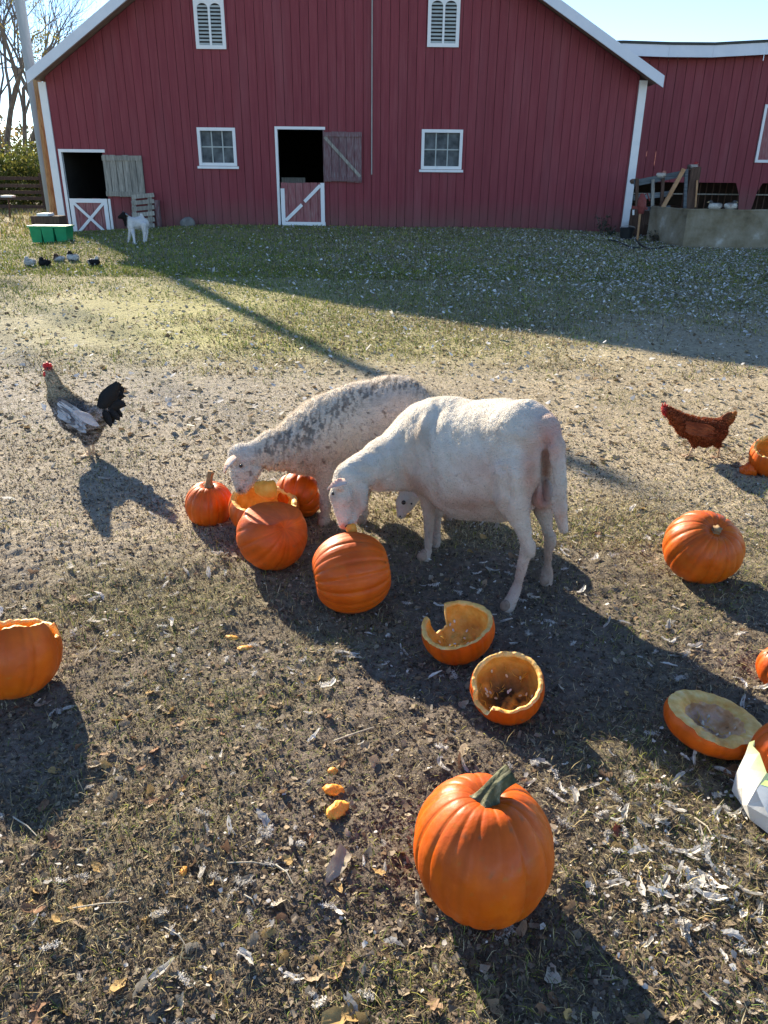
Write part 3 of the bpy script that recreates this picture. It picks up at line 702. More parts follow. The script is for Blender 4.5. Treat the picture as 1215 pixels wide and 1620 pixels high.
def hair(V, F, N, col, n, length, lean, width=.0022, mask=None):
    a = rng.integers(0, len(F), n)
    if mask is not None: a = a[mask[F[a, 0]]]
    u = rng.random((len(a), 2)); f = F[a]
    P = (V[f[:, 0]]*(1-u[:, :1])+V[f[:, 1]]*u[:, :1])*(1-u[:, 1:])+(V[f[:, 3]]*(1-u[:, :1])+V[f[:, 2]]*u[:, :1])*u[:, 1:]
    n_ = N[f[:, 0]]; d = n_*.7+np.array(lean)+rng.normal(0, .28, P.shape); d /= np.linalg.norm(d, axis=1)[:, None]
    L_ = length*(.6+.8*rng.random((len(a), 1))); sd_ = np.cross(d, n_+rng.normal(0, .5, P.shape)); sd_ /= np.linalg.norm(sd_, axis=1)[:, None]+1e-6
    VV = np.stack([P-sd_*width/2-n_*.001, P+sd_*width/2-n_*.001, P+d*L_], 1).reshape(-1, 3)
    c = col[f[:, 0]]*(.6+.62*rng.random((len(a), 1))); CC = np.repeat(np.clip(c, 0, .9), 3, 0)
    return VV, np.arange(len(VV)).reshape(-1, 3), CC
def ellipsoid(c, r, rot=None, nu=14, nv=10):
    V = []; F = []
    for j in range(nv+1):
        t = math.pi*j/nv
        for i in range(nu):
            a = 2*math.pi*i/nu; V.append((math.sin(t)*math.cos(a)*r[0], math.sin(t)*math.sin(a)*r[1], math.cos(t)*r[2]))
    V = np.array(V)
    if rot is not None: V = V @ np.array(rot)
    for j in range(nv):
        for i in range(nu): F.append((j*nu+i, (j+1)*nu+i, (j+1)*nu+(i+1) % nu, j*nu+(i+1) % nu))
    return V+np.array(c), F
def vane(base, tip, wd, up, curl=.0, n=6, cup=.15, taper=.35, prof=None):
    """leaf / feather / ear blade from base to tip, thickness 2 mm"""
    base = np.array(base, float); tip = np.array(tip, float); d = tip-base; L_ = np.linalg.norm(d); d /= L_
    u = np.array(up, float); u = u-d*(u@d); u /= np.linalg.norm(u); s_ = np.cross(d, u); V = []; F = []
    for i in range(n+1):
        t = i/n; wv = wd*(prof(t) if prof else (math.sin(math.pi*min(1, (t*.85+.15))**.8)))*.5
        c = base+d*L_*t+u*curl*math.sin(math.pi*t)*L_
        for j in (-1, 0, 1): V.append(c+s_*wv*j+u*(-cup*wd*(1-abs(j))))
    m = len(V); V += [v-u*.003 for v in V]
    for i in range(n):
        for j in range(2):
            a = i*3+j; F.append((a, a+1, a+4, a+3)); F.append((m+a, m+a+3, m+a+4, m+a+1))
    for i in range(n):
        a = i*3; F.append((a, a+3, m+a+3, m+a)); a += 2; F.append((a, m+a, m+a+3, a+3))
    return V, F

# ------------------------------------------------------------ sheep
def sheep(label, base, cones, ells, creases, colf, ears, eyes, extra=None, name='sheep', h=.006, nh=60000, hl=.0045, cat='sheep', lean=(.1, 0, -.5), subs=(), hoofs=(), nostril=None, folds=(), locks=False):
    t = thing(name, label, cat, base)
    V, F = sculpt(cones, ells, h, creases, subs)
    N = normals(V, F)
    if locks:
        P_ = V-EYE; tt = P_@FW; px = 607.5+FP*(P_@RV)/tt; py = 810-FP*(P_@UV)/tt
        V = V+N*((fbm(px/3.6+.25*py/3.6, py/12-px/16, 1., 2, 61)-.5)*.016*np.clip((540-px)/90, .25, 1)*np.clip((px-395)/20, 0, 1)*(py < 770))[:, None]
    V = V+N*((n3(V, 90, 13)-.5)*.0045+(n3(V, 45, 3)-.5)*.007+(n3(V, 9, 8)-.5)*.006)[:, None]
    for line, amp, wpx in folds:
        P_ = V-EYE; tt = P_@FW; pq = np.stack([607.5+FP*(P_@RV)/tt, 810-FP*(P_@UV)/tt], -1); dm = np.full(len(V), 1e9)
        for a, b in zip(line[:-1], line[1:]):
            a = np.array(a, float); b = np.array(b, float); d = b-a; u = np.clip(((pq-a)@d)/(d@d), 0, 1); dm = np.minimum(dm, np.linalg.norm(pq-a-u[:, None]*d, axis=1))
        fc = np.clip(-(N*(P_/np.linalg.norm(P_, axis=1)[:, None])).sum(1)*2.5, 0, 1); V = V-N*(amp*fc*(np.exp(-(dm/wpx)**2)-.45*np.exp(-((dm-2*wpx)/wpx)**2)))[:, None]
    N = normals(V, F)
    col = colf(V, N)
    part('body', V, F, M['wool'], t, True, col)
    HV, HF, HC = hair(V, F, N, col, nh, hl, lean)
    part('fleece', HV, HF, M['fur'], t, False, HC, kind='stuff')
    for (b, tp_, wd, up) in ears:
        b3, tp3 = WY(*b), WY(*tp_); pr = lambda q: max(.12, math.sin(math.pi*min(1, q*.8+.2)**.9))
        v, f = vane(b3, tp3, wd, up, .1, 6, .22, prof=pr)
        part('ear', v, f, M['earm'], t, True)
    for (px, py, Y_, r) in eyes:
        p, rr = q4(px, py, Y_, r); v, f = ellipsoid(p, (rr, rr, rr)); part('eye', v, f, M['eye'], t, True)
    for (p_, d_) in hoofs:
        p = WY(*p_); g = float(hgt(p[0], p[1])); v, f = [], []
        for sgn in (-1, 1):
            c = np.array([p[0], p[1], g+.018])+np.array([-d_[1], d_[0], 0])*.014*sgn
            vv, ff = ellipsoid(c+np.array([d_[0], d_[1], 0])*.006, (.021, .018, .025)); m = len(v); v += vv.tolist(); f += [tuple(i+m for i in q) for q in ff]
        part('hoof', v, f, M['hoof'], t, True)
    if nostril:
        for q in nostril:
            p, rr = q4(*q); v, f = ellipsoid(p, (rr, rr, rr), None, 10, 6); part('nostril', v, f, M['eye'], t, True)
    if extra: extra(t)
    return t
M['earm'] = mat('ear_hide', [(.62, .5, .44), (.72, .62, .55)], 30, .8, .3, 80, sss=.2, trans=.15)
WOOL = np.array([.65, .61, .535]); PINK = np.array([.56, .36, .30]); TAN = np.array([.42, .29, .21])
def gmask(V, px, py, Y_, rp, pw=2):
    p, r = q4(px, py, Y_, rp); return np.exp(-(((V-p)**2).sum(1)/r**2)**(pw/2))
def mixc(c, m, k): return c*(1-m[:, None])+np.array(k)*m[:, None]

def pm(V, px, py, rx, ry=None):
    P_ = V-EYE; tt = P_@FW; a = 607.5+FP*(P_@RV)/tt; b = 810-FP*(P_@UV)/tt; return np.exp(-(((a-px)/rx)**2+((b-py)/(ry or rx))**2))
def colA(V, N):
    c = np.tile(WOOL, (len(V), 1)); c = c*(.88+.26*n3(V, 38, 2))[:, None]
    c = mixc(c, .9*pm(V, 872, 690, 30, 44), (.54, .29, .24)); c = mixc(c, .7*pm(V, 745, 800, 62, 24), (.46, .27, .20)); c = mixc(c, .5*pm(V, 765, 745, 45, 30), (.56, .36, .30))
    c = mixc(c, .9*pm(V, 838, 745, 14, 44), (.55, .32, .24)); c = mixc(c, .85*pm(V, 863, 748, 8, 32), (.20, .10, .06)); c = mixc(c, .95*pm(V, 856, 790, 14, 22), (.50, .22, .17))  # tan perineum and pink udder; shade between thigh and tail is painted in too
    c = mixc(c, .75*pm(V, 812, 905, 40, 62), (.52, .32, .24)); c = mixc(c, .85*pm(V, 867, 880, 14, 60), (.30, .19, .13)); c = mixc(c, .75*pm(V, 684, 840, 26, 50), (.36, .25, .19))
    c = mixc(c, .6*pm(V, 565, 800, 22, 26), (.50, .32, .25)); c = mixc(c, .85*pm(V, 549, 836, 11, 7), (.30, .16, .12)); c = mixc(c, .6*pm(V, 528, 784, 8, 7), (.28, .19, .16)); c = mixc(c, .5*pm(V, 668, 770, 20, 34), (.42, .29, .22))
    c = mixc(c, .75*pm(V, 887, 815, 14, 40), (.54, .34, .26)); c = mixc(c, .5*pm(V, 655, 705, 22, 40), (.46, .36, .27)); c = mixc(c, .35*np.clip((n3(V, 18, 77)-.52)*6, 0, 1), (.50, .43, .34))
    st = np.clip(n3(V, 12, 41)-.58, 0, .2)*3; return mixc(c, st, (.40, .33, .26))
bA = G(740, 930)
conesA = [
 ((690, 712, 2.93, 72), (790, 722, 2.78, 90), .05), ((790, 720, 2.78, 87), (822, 699, 2.68, 62), .05), ((835, 668, 2.64, 32), (864, 678, 2.58, 20), .03), ((742, 746, 2.83, 77), (785, 752, 2.76, 72), .05),
 ((664, 712, 2.98, 52), (700, 700, 2.93, 66), .05), ((668, 672, 3.0, 32), (720, 668, 2.92, 34), .05), ((828, 688, 2.64, 50), (817, 730, 2.62, 42), .04),
 ((655, 705, 2.97, 46), (608, 728, 2.86, 34), .04), ((608, 728, 2.86, 33), (556, 752, 2.72, 25), .03), ((600, 752, 2.86, 26), (640, 740, 2.95, 36), .04),
 ((550, 758, 2.70, 23), (542, 784, 2.66, 20), .015), ((541, 784, 2.66, 19), (545, 826, 2.64, 11), .012), ((566, 776, 2.69, 17), (568, 796, 2.67, 13), .012), ((566, 798, 2.67, 10), (554, 828, 2.645, 8), .010), ((531, 776, 2.64, 7), (537, 772, 2.62, 7), .012),
 ((815, 748, 2.57, 37), (812, 792, 2.55, 26), .03), ((812, 790, 2.55, 24), (829, 842, 2.53, 11.5), .02), ((830, 844, 2.53, 10.5), (834, 870, 2.53, 10), .010),
 ((832, 870, 2.53, 9.5), (818, 930, 2.52, 7), .010), ((817, 930, 2.52, 8.5), (807, 953, 2.50, 9.5), .008), ((807, 953, 2.5, 9), (803, 962, 2.49, 10), .008), ((838, 862, 2.535, 9), (837, 874, 2.535, 9), .015),
 ((858, 700, 2.70, 24), (864, 756, 2.74, 22), .02), ((862, 756, 2.76, 23), (860, 806, 2.74, 16), .015), ((860, 806, 2.74, 13), (868, 848, 2.70, 7.5), .012), ((868, 848, 2.7, 7.5), (866, 905, 2.69, 5.2), .01), ((866, 903, 2.69, 8.5), (865, 922, 2.68, 9.5), .01), ((873, 850, 2.70, 8), (872, 860, 2.7, 8), .01),
 ((676, 752, 2.90, 24), (678, 796, 2.90, 12), .02), ((678, 796, 2.90, 10.5), (679, 836, 2.90, 7.8), .012), ((679, 836, 2.9, 7.8), (677, 872, 2.89, 5.2), .008), ((677, 872, 2.89, 6.5), (672, 887, 2.87, 8), .008),
 ((698, 768, 3.04, 16), (693, 810, 3.03, 8), .015), ((693, 810, 3.03, 6.8), (691, 850, 3.03, 4.8), .01), ((690, 848, 3.03, 8), (688, 862, 3.01, 9), .01),
 ((856, 766, 2.60, 13), (857, 786, 2.58, 18), .006),
 ((866, 676, 2.56, 17), (882, 706, 2.52, 13), .025), ((882, 706, 2.52, 12), (887, 765, 2.49, 9.5), .006), ((887, 765, 2.49, 9.5), (885, 805, 2.48, 11.5), .006), ((885, 805, 2.48, 11.5), (892, 838, 2.48, 7), .006)]
folA = [([(694, 648), (678, 682), (675, 730), (692, 788)], .009, 8), ([(652, 668), (634, 700), (633, 740), (646, 768)], .005, 8), ([(664, 655), (655, 690), (655, 740)], .005, 6),
        ([(800, 812), (806, 782), (800, 745)], .007, 6), ([(700, 800), (745, 806), (795, 800)], .004, 6), ([(556, 770), (566, 795), (566, 815)], .004, 4), ([(541, 834), (556, 822)], .003, 2.5), ([(530, 775), (540, 780)], .004, 5), ([(806, 700), (840, 715), (866, 700)], .004, 8), ([(823, 860), (832, 880)], .003, 5), ([(863, 718), (861, 745), (863, 790)], .022, 5), ([(560, 742), (590, 750), (600, 775)], .004, 5), ([(700, 690), (760, 700)], .003, 12)]
def surf_x(px): pass
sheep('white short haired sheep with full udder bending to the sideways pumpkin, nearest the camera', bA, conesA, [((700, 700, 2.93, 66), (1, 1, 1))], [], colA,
      [((548, 760, 2.62), (518, 773, 2.57), .036, (0, -.5, .8)), ((556, 752, 2.74), (534, 757, 2.80), .036, (0, 0, 1))], [(527, 781, 2.628, 2.8), (548, 779, 2.72, 3)],
      hoofs=[((803, 966, 2.49), (-.7, .5)), ((865, 926, 2.68), (-.7, .5)), ((671, 892, 2.87), (-.8, .4)), ((688, 866, 3.01), (-.8, .4))], nostril=[(548, 833, 2.60, 2.2)], folds=folA)
def colB(V, N):
    c = np.tile(WOOL*np.array([1.0, .955, .92]), (len(V), 1)); c = c*(.85+.3*n3(V, 20, 12))[:, None]
    c = mixc(c, .55*gmask(V, 640, 660, 3.15, 60), (.60, .42, .38)); c = mixc(c, .5*pm(V, 500, 735, 60, 22), (.42, .28, .23))  # second mask puts shading under the neck into the wool colour
    P = (V-EYE); t = P@FW; px = 607.5+FP*(P@RV)/t; py = 810-FP*(P@UV)/t
    ctop = np.interp(px, [360, 430, 490, 560, 620, 680], [720, 680, 642, 606, 594, 604])
    band = np.exp(-((py-ctop-np.interp(px, [400, 500, 600, 680], [22, 40, 14, 8]))/np.interp(px, [400, 500, 600], [20, 30, 14]))**2)
    sp_ = fbm(px/3.2+.25*py/3.2, py/10-px/14, 1., 3, 21)*.62+n3(V, 130, 27)*.38; band2 = np.clip((sp_-.53+.07*band-.02)*18, 0, 1)*np.clip(band*1.25, 0, 1)
    c = mixc(c, band2*np.clip((px-392)/14, 0, 1)*.72, (.10, .095, .09)); c = mixc(c, np.clip((415-px)/15, 0, 1)*.7, (.60, .57, .53)); c = mixc(c, .8*pm(V, 380, 777, 6, 5), (.10, .07, .06)); c = mixc(c, .6*pm(V, 381, 738, 6, 4), (.28, .2, .17))
    scat = np.clip((n3(V, 75, 33)-.66)*25, 0, 1)*.7; c = mixc(c, scat, (.16, .11, .09))
    low = np.clip((.28-V[:, 2])/.2, 0, 1); return mixc(c, .5*low, (.50, .36, .28))
conesB = [
 ((522, 690, 3.34, 60), (612, 668, 3.40, 70), .05), ((612, 664, 3.40, 68), (630, 652, 3.41, 54), .05), ((540, 712, 3.34, 46), (620, 700, 3.38, 56), .05),
 ((486, 700, 3.29, 50), (522, 682, 3.33, 54), .05), ((515, 660, 3.32, 28), (560, 640, 3.35, 32), .05),
 ((480, 704, 3.28, 44), (436, 711, 3.20, 32), .03), ((436, 711, 3.2, 31), (398, 720, 3.13, 20), .02),
 ((382, 722, 3.12, 21), (380, 746, 3.09, 16), .012), ((379, 746, 3.09, 15), (380, 772, 3.07, 8.5), .01), ((400, 742, 3.11, 14), (396, 760, 3.09, 9), .01), ((395, 760, 3.09, 8), (386, 773, 3.07, 7), .01),
 ((520, 738, 3.24, 24), (516, 772, 3.24, 12), .03), ((516, 772, 3.24, 10), (515, 800, 3.24, 9), .015), ((515, 800, 3.24, 8), (514, 822, 3.24, 7.5), .01), ((514, 820, 3.24, 8.5), (510, 830, 3.22, 9), .01),
 ((572, 745, 3.44, 22), (574, 780, 3.3, 12), .03), ((574, 780, 3.3, 9), (575, 812, 3.27, 7), .01), ((575, 812, 3.27, 7.5), (571, 828, 3.25, 8.5), .01),
 ((650, 690, 3.42, 42), (672, 750, 3.42, 24), .04), ((672, 750, 3.42, 20), (690, 780, 3.42, 11), .02), ((690, 780, 3.42, 10), (692, 806, 3.42, 7.5), .01),
 ((660, 700, 3.56, 36), (680, 750, 3.6, 20), .03), ((680, 750, 3.6, 14), (692, 790, 3.6, 8), .02)]
sheep('cream sheep with dark speckled back eating from the pumpkin pile, behind the other sheep', G(560, 835), conesB, [], [], colB,
      [((372, 722, 3.04), (353, 748, 3.02), .045, (-.6, -.5, .5)), ((384, 710, 3.16), (360, 716, 3.22), .04, (0, 0, 1))], [(381, 737, 2.998, 3.0)],
      h=.0065, locks=True, hl=.008, nh=80000, lean=(.0, 0, -.4), hoofs=[((511, 831, 3.22), (-.95, -.2)), ((571, 830, 3.25), (-.95, -.2))], nostril=[(379, 776, 3.02, 1.8)], folds=[([(500, 665), (480, 700), (482, 740)], .006, 7), ([(440, 690), (448, 735)], .003, 4), ([(455, 690), (462, 735)], .003, 4), ([(470, 690), (474, 738)], .003, 4), ([(400, 735), (404, 760)], .003, 4), ([(374, 736), (386, 738)], .004, 4)])
def colL(V, N):
    c = np.tile(WOOL*np.array([1, .93, .88]), (len(V), 1)); c = c*(.88+.2*n3(V, 25, 2))[:, None]; return mixc(c, .6*gmask(V, 636, 808, 3.1, 14), (.55, .36, .3))
conesL = [((690, 745, 3.34, 30), (745, 735, 3.34, 34), .04), ((690, 750, 3.32, 24), (655, 775, 3.2, 17), .03), ((650, 780, 3.17, 17), (641, 796, 3.13, 15), .015), ((640, 797, 3.12, 13), (635, 813, 3.09, 8.5), .015),
          ((706, 760, 3.30, 13), (708, 800, 3.29, 7), .02), ((708, 800, 3.29, 7), (709, 822, 3.28, 6.5), .01), ((724, 760, 3.4, 12), (727, 815, 3.36, 6), .02), ((755, 755, 3.30, 15), (762, 822, 3.3, 6), .02), ((745, 755, 3.42, 14), (748, 815, 3.42, 6), .02)]
sheep('young pale lamb lowering its head, mostly hidden behind the nearest sheep', G(715, 826), conesL, [], [], colL,
      [((655, 775, 3.1), (667, 790, 3.08), .03, (0, -1, .3)), ((640, 778, 3.2), (628, 772, 3.22), .03, (0, -1, .3))], [(638.5, 795, 3.07, 3.6), (651, 797, 3.09, 1.5)], name='lamb', cat='lamb', h=.006, nh=9000, hoofs=[((709, 824, 3.28), (-.9, 0))], nostril=[(633, 817, 3.06, 1.4)])

# ------------------------------------------------------------ goat
def goat():
    g = G(217, 384); Yg_ = g[1]
    def P(px, py, dy=0, r=1): return (px, py, Yg_+dy, r)
    c = [(P(206, 352, -.05, 8), P(222, 354, .1, 9), .05), (P(222, 352, .1, 8.5), P(229, 353, .12, 6.5), .05), (P(204, 352, -.08, 7.5), P(199, 344, -.12, 4.2), .05),
         (P(200, 346, -.12, 5.4), P(196, 341, -.12, 4.6), .03), (P(196, 341, -.14, 4.4), P(189, 343.5, -.2, 2.6), .03),
         (P(207, 358, -.12, 4), P(205, 372, -.12, 2), .03), (P(205, 372, -.12, 1.8), P(202, 383, -.12, 1.7), .02), (P(208, 358, .1, 4), P(211, 371, -.25, 2), .03), (P(211, 371, -.25, 1.8), P(213, 385, -.35, 1.7), .02),
         (P(227, 356, 0, 5), P(228, 368, 0, 2.6), .03), (P(228, 368, 0, 2), P(228, 383, -.1, 1.7), .02), (P(229, 356, .2, 5), P(232, 368, .2, 2.4), .03), (P(232, 368, .2, 1.9), P(231, 381, .1, 1.7), .02),
         (P(223, 346, .1, 2.5), P(223, 339, .1, 1.6), .02), (P(224, 340, .1, 1.6), P(229, 349, .12, 1.3), .02)]
    def col(V, N):
        cc = np.tile((.70, .70, .69), (len(V), 1)); P_ = (V-EYE); t = P_@FW; px = 607.5+FP*(P_@RV)/t
        return mixc(cc, np.clip((203-px)/2.5+1*n3(V, 20)-.5, 0, 1), (.02, .018, .018))
    sheep('white goat with black head walking left in front of the pallet', g, c, [], [], col, [((198, 340, Yg_-.2), (194, 346, Yg_-.3), .07, (0, -1, 0)), ((199, 339, Yg_), (204, 341, Yg_+.05), .06, (0, 0, 1))][:0], [], name='goat', cat='goat', h=.011, nh=9000, hl=.014)
    t = bpy.data.objects['goat']
    for a, b in (((198, 339, Yg_-.22), (204, 341.5, Yg_-.3)), ((196, 338, Yg_-.1), (193, 335, Yg_-.05))):
        v, f = vane(WY(*a), WY(*b), .06, (0, -1, 0)); part('ear', v, f, M['eye'], t, True)
goat()

# ------------------------------------------------------------ poultry
def bird(name, label, base, cones, colf, comb=(), wattle=(), beak=None, eye=None, tail=(), wings=(), legs=(), h=.004, nh=9000, cat=None, hl=.012, lean=(.7, 0, -.3), plume=(.02, .02, .02)):
    t = thing(name, label, cat or name, base)
    V, F = sculpt(cones, (), h); N = normals(V, F); V = V+N*((n3(V, 60, 3)-.5)*.006)[:, None]
    col = colf(V, N); part('body', V, F, M['feath'], t, True, col)
    if nh:
        HV, HF, HC = hair(V, F, N, col, nh, hl, lean, .005); part('plumage', HV, HF, M['foliage'], t, False, HC, kind='stuff')
    for cl in comb:
        v, f = [], []; mb = MB()
        for a, b, ra, rb in cl: mb.tube([WY(*a), WY(*b)], [ra, rb], 8)
        mb.part('comb', M['comb'], t, smooth=True)
    for a, b, ra, rb in wattle: MB().tube([WY(*a), (WY(*a)+WY(*b))/2, WY(*b)], [ra*.6, ra, rb], 8).part('wattle', M['comb'], t, smooth=True)
    if beak: MB().tube([WY(*beak[0]), WY(*beak[1])], [beak[2], .0015], 8).part('beak', M['beak'], t, smooth=True)
    if eye: p, r = q4(*eye); v, f = ellipsoid(p, (r, r, r)); part('eye', v, f, M['eye'], t, True)
    for (pts, wd, c0) in tail:
        a, b = WY(*pts[0]), WY(*pts[-1]); mid = WY(*pts[1]) if len(pts) > 2 else (a+b)/2
        v = []; f = []; n = 9; u = np.cross(b-a, (0, 1, 0)); u /= np.linalg.norm(u)
        for i in range(n+1):
            q = i/n; c_ = a*(1-q)**2+2*mid*q*(1-q)+b*q*q; w_ = wd*math.sin(math.pi*min(1, q*.75+.2))**.7*.5
            tg = (b-a)*q+(mid-a)*(1-q); s_ = np.cross(tg, (0, 1, 0)); s_ /= np.linalg.norm(s_)
            for j in (-1, 0, 1): v.append(c_+s_*w_*j+np.array([0, -.006*(1-abs(j)), 0]))
        m = len(v); v += [x+np.array([0, .003, 0]) for x in v]
        for i in range(n):
            for j in range(2):
                k = i*3+j; f += [(k, k+1, k+4, k+3), (m+k, m+k+3, m+k+4, m+k+1)]
            k = i*3; f.append((k, k+3, m+k+3, m+k)); k += 2; f.append((k, m+k, m+k+3, k+3))
        part('tail_feather', v, f, M['feath'], t, True, np.tile(c0, (len(v), 1)))
    for (pts, wd, c0, c1) in wings:      # wing: overlapping feathers fanned along a line
        v = []; f = []; cc = []
        rows = len(pts)
        for (a, b, w_) in pts:
            vv, ff = vane(WY(*a), WY(*b), w_, (0, -1, .2), .03, 5, .1, prof=lambda q: (.45+.55*math.sin(math.pi*min(1, q*.9+.1))) if q < .85 else .5*(1-q)/.15+.2)
            m = len(v); v += vv; f += [tuple(i+m for i in q) for q in ff]; k = rnd.random(); cc += [np.array(c0)*(1-k)+np.array(c1)*k]*len(vv)
        part('wing', v, f, M['feath'], t, False, np.array(cc))
    for pts, r in legs:
        P_ = [WY(*p) for p in pts]; mb = MB(); mb.tube(P_, r, 7); e = P_[-1]
        for da in (-.7, 0, .7, 3.1):
            L_ = .05 if da < 3 else .025; d_ = np.array([-math.cos(da), math.sin(da)*.9-.25, 0]); q = e+d_*L_; q[2] = float(hgt(q[0], q[1]))+.006
            mb.tube([e, (e+q)/2+[0, 0, .006], q], [r*.8, r*.7, r*.35], 5)
        mb.part('leg', M['leg'], t, smooth=True)
    return t
gr = G(142, 724); YR = gr[1]
def colR(V, N):
    P_ = (V-EYE); t = P_@FW; px = 607.5+FP*(P_@RV)/t; py = 810-FP*(P_@UV)/t
    c = np.tile((.17, .165, .16), (len(V), 1)); n_ = n3(V, 90, 4)*.6+n3(V, 40, 14)*.4
    neck = np.clip((640-py)/18, 0, 1)*np.clip((125-px)/12, 0, 1)
    c = mixc(c, neck*.9, (.52, .45, .31)); c = mixc(c, neck*np.clip((n_-.56)*10, 0, 1)*.6, (.08, .07, .06))
    c = mixc(c, np.exp(-((px-157)/12)**2)*np.clip((py-632)/10, 0, 1)*np.clip(n3(V, 70, 2)*1.8-.2, 0, 1)*.9, (.40, .32, .19))
    c = mixc(c, np.clip((n_-.47)*14, 0, 1)*np.clip((py-640)/12, 0, 1)*.9, (.50, .49, .50)); c = mixc(c, np.clip((.44-n_)*14, 0, 1)*.8, (.03, .03, .035))
    c = mixc(c, np.clip((588-py)/4, 0, 1)*np.clip((84-px)/6, 0, 1), (.45, .06, .05)); return c
conesR = [((77, 585, YR, 6.5), (82, 600, YR, 9), .01), ((82, 600, YR, 8.5), (94, 628, YR, 16.5), .02), ((94, 628, YR, 16.5), (108, 645, YR, 22), .03), ((108, 647, YR, 21), (138, 664, YR, 23.5), .03),
          ((138, 664, YR, 23), (152, 660, YR, 17), .03), ((148, 655, YR, 16), (168, 645, YR, 9), .03), ((112, 665, YR, 17), (140, 680, YR, 16), .03), ((137, 685, YR, 11), (136, 700, YR, 6), .02), ((150, 683, YR+.05, 9), (146, 698, YR+.05, 5), .02)]
BK = (.014, .016, .018)
tl = [([(160, 650, YR), (172, 618, YR), (190, 606, YR)], .075, BK), ([(162, 650, YR+.02), (180, 620, YR+.02), (197, 625, YR+.02)], .07, BK), ([(162, 655, YR-.02), (182, 632, YR-.02), (199, 640, YR-.02)], .07, BK), ([(162, 655, YR+.01), (184, 645, YR+.01), (194, 658, YR+.01)], .065, BK),
      ([(162, 655, YR-.01), (178, 650, YR-.03), (190, 664, YR-.03)], .06, BK), ([(160, 655, YR-.03), (170, 655, YR-.05), (176, 675, YR-.05)], .055, BK), ([(160, 645, YR+.03), (165, 622, YR+.04), (178, 612, YR+.04)], .06, BK), ([(160, 650, YR+.03), (185, 628, YR+.05), (195, 612, YR+.05)], .06, BK)]
for q in range(7): tl.append(([(158+q, 646+q*2, YR-.03+.01*q), (172+q*2, 628+q*5, YR-.04+.015*q), (186+1.2*q-.4*q*q, 604+q*11, YR-.03+.01*q)], .065, BK))
wr = YR-.092
wg = [((91+i*5, 631+i*3+j*6, wr-.003*j+.004*(i==0)), (106+i*6, 640+i*4+j*6, wr-.010*j-.004*i), .030) for j in range(5) for i in range(6)]
wg2 = [((116+i*3, 652+i*2.2, wr-.045-.002*i), (147+i*2.5, 660+i*3.4, wr-.035-.002*i), .032) for i in range(5)]
bird('rooster', 'tall grey and cream rooster with black tail standing on the pale soil at left', gr, conesR, colR,
     comb=[[((70, 580, YR), (70, 575, YR), .010, .006), ((75, 578, YR), (74.5, 573, YR), .012, .007), ((79, 579, YR), (80, 575, YR), .010, .006), ((70, 580, YR), (81, 581, YR), .012, .010)]],
     wattle=[((72, 588, YR-.012), (73.5, 597, YR-.012), .010, .006), ((70, 588, YR+.01), (71, 596, YR+.01), .009, .006)], beak=((70.5, 585, YR), (65.5, 588, YR), .007), eye=(75, 583, YR-.022, 1.3), tail=tl,
     wings=[(wg, .05, (.10, .10, .11), (.62, .64, .66)), (wg2, .05, (.46, .45, .46), (.62, .61, .62))], legs=[([(137, 700, YR), (141, 711, YR+.02), (142, 723, YR)], .0085), ([(146, 697, YR+.06), (148, 708, YR+.08), (146, 718, YR+.06)], .0075)])
gh = G(1110, 724); YH = gh[1]
def colH(V, N):
    c = np.tile((.27, .060, .018), (len(V), 1)); c = c*(.6+.9*n3(V, 80, 4))[:, None]; P_ = (V-EYE); t = P_@FW; px = 607.5+FP*(P_@RV)/t
    c = mixc(c, np.clip((n3(V, 40, 7)-.52)*6, 0, .7), (.28, .075, .022)); c = mixc(c, np.clip((1056-px)/4, 0, 1), (.5, .05, .045)); return mixc(c, np.clip((px-1148)/14, 0, 1)*.8, (.45, .19, .05))
conesH = [((1052, 648, YH, 6.3), (1058, 652, YH, 7), .008), ((1058, 652, YH, 6.8), (1070, 662, YH, 10), .012), ((1070, 662, YH, 10.5), (1086, 674, YH, 16), .015), ((1086, 674, YH, 16), (1116, 684, YH, 21), .02), ((1116, 684, YH, 21), (1132, 682, YH, 17), .02), ((1130, 677, YH, 12), (1150, 664, YH, 7), .015), ((1150, 664, YH, 6.5), (1161, 655, YH, 3.5), .01), ((1099, 694, YH, 9), (1098, 704, YH, 4.5), .015), ((1130, 692, YH, 10), (1136, 705, YH, 4), .015)]
RB = (.22, .06, .018); OR = (.50, .22, .06)
bird('hen', 'reddish brown hen with bright red comb walking on the dry grass at right', gh, conesH, colH,
     comb=[[((1049, 644, YH), (1048, 638, YH), .006, .003), ((1052, 643, YH), (1052, 637, YH), .006, .003), ((1055, 644, YH), (1056, 640, YH), .006, .003), ((1047, 645, YH), (1056, 646, YH), .007, .006)]],
     wattle=[((1051, 651, YH-.01), (1052, 657, YH-.01), .009, .005), ((1050, 651, YH+.008), (1050, 657, YH+.008), .008, .005)], beak=((1048.5, 648, YH), (1044.5, 650.5, YH), .006), eye=(1052, 647, YH-.019, 1.1),
     tail=[([(1142, 672, YH), (1155, 660, YH), (1166, 652, YH)], .04, OR), ([(1142, 674, YH+.01), (1156, 668, YH), (1163, 660, YH)], .04, RB), ([(1140, 670, YH-.01), (1150, 658, YH), (1158, 653, YH)], .04, RB)],
     wings=[([((1085+i*8, 668+j*6+i*1.5, YH-.070-.004*j), (1104+i*9, 676+j*6+i, YH-.074-.004*j), .028) for j in range(3) for i in range(4)], .05, (.17, .034, .010), (.34, .085, .026))],
     legs=[([(1098, 702, YH), (1094, 712, YH), (1089, 722, YH)], .0065), ([(1136, 702, YH), (1138, 712, YH), (1135, 726, YH)], .0065)], lean=(.7, 0, -.1))
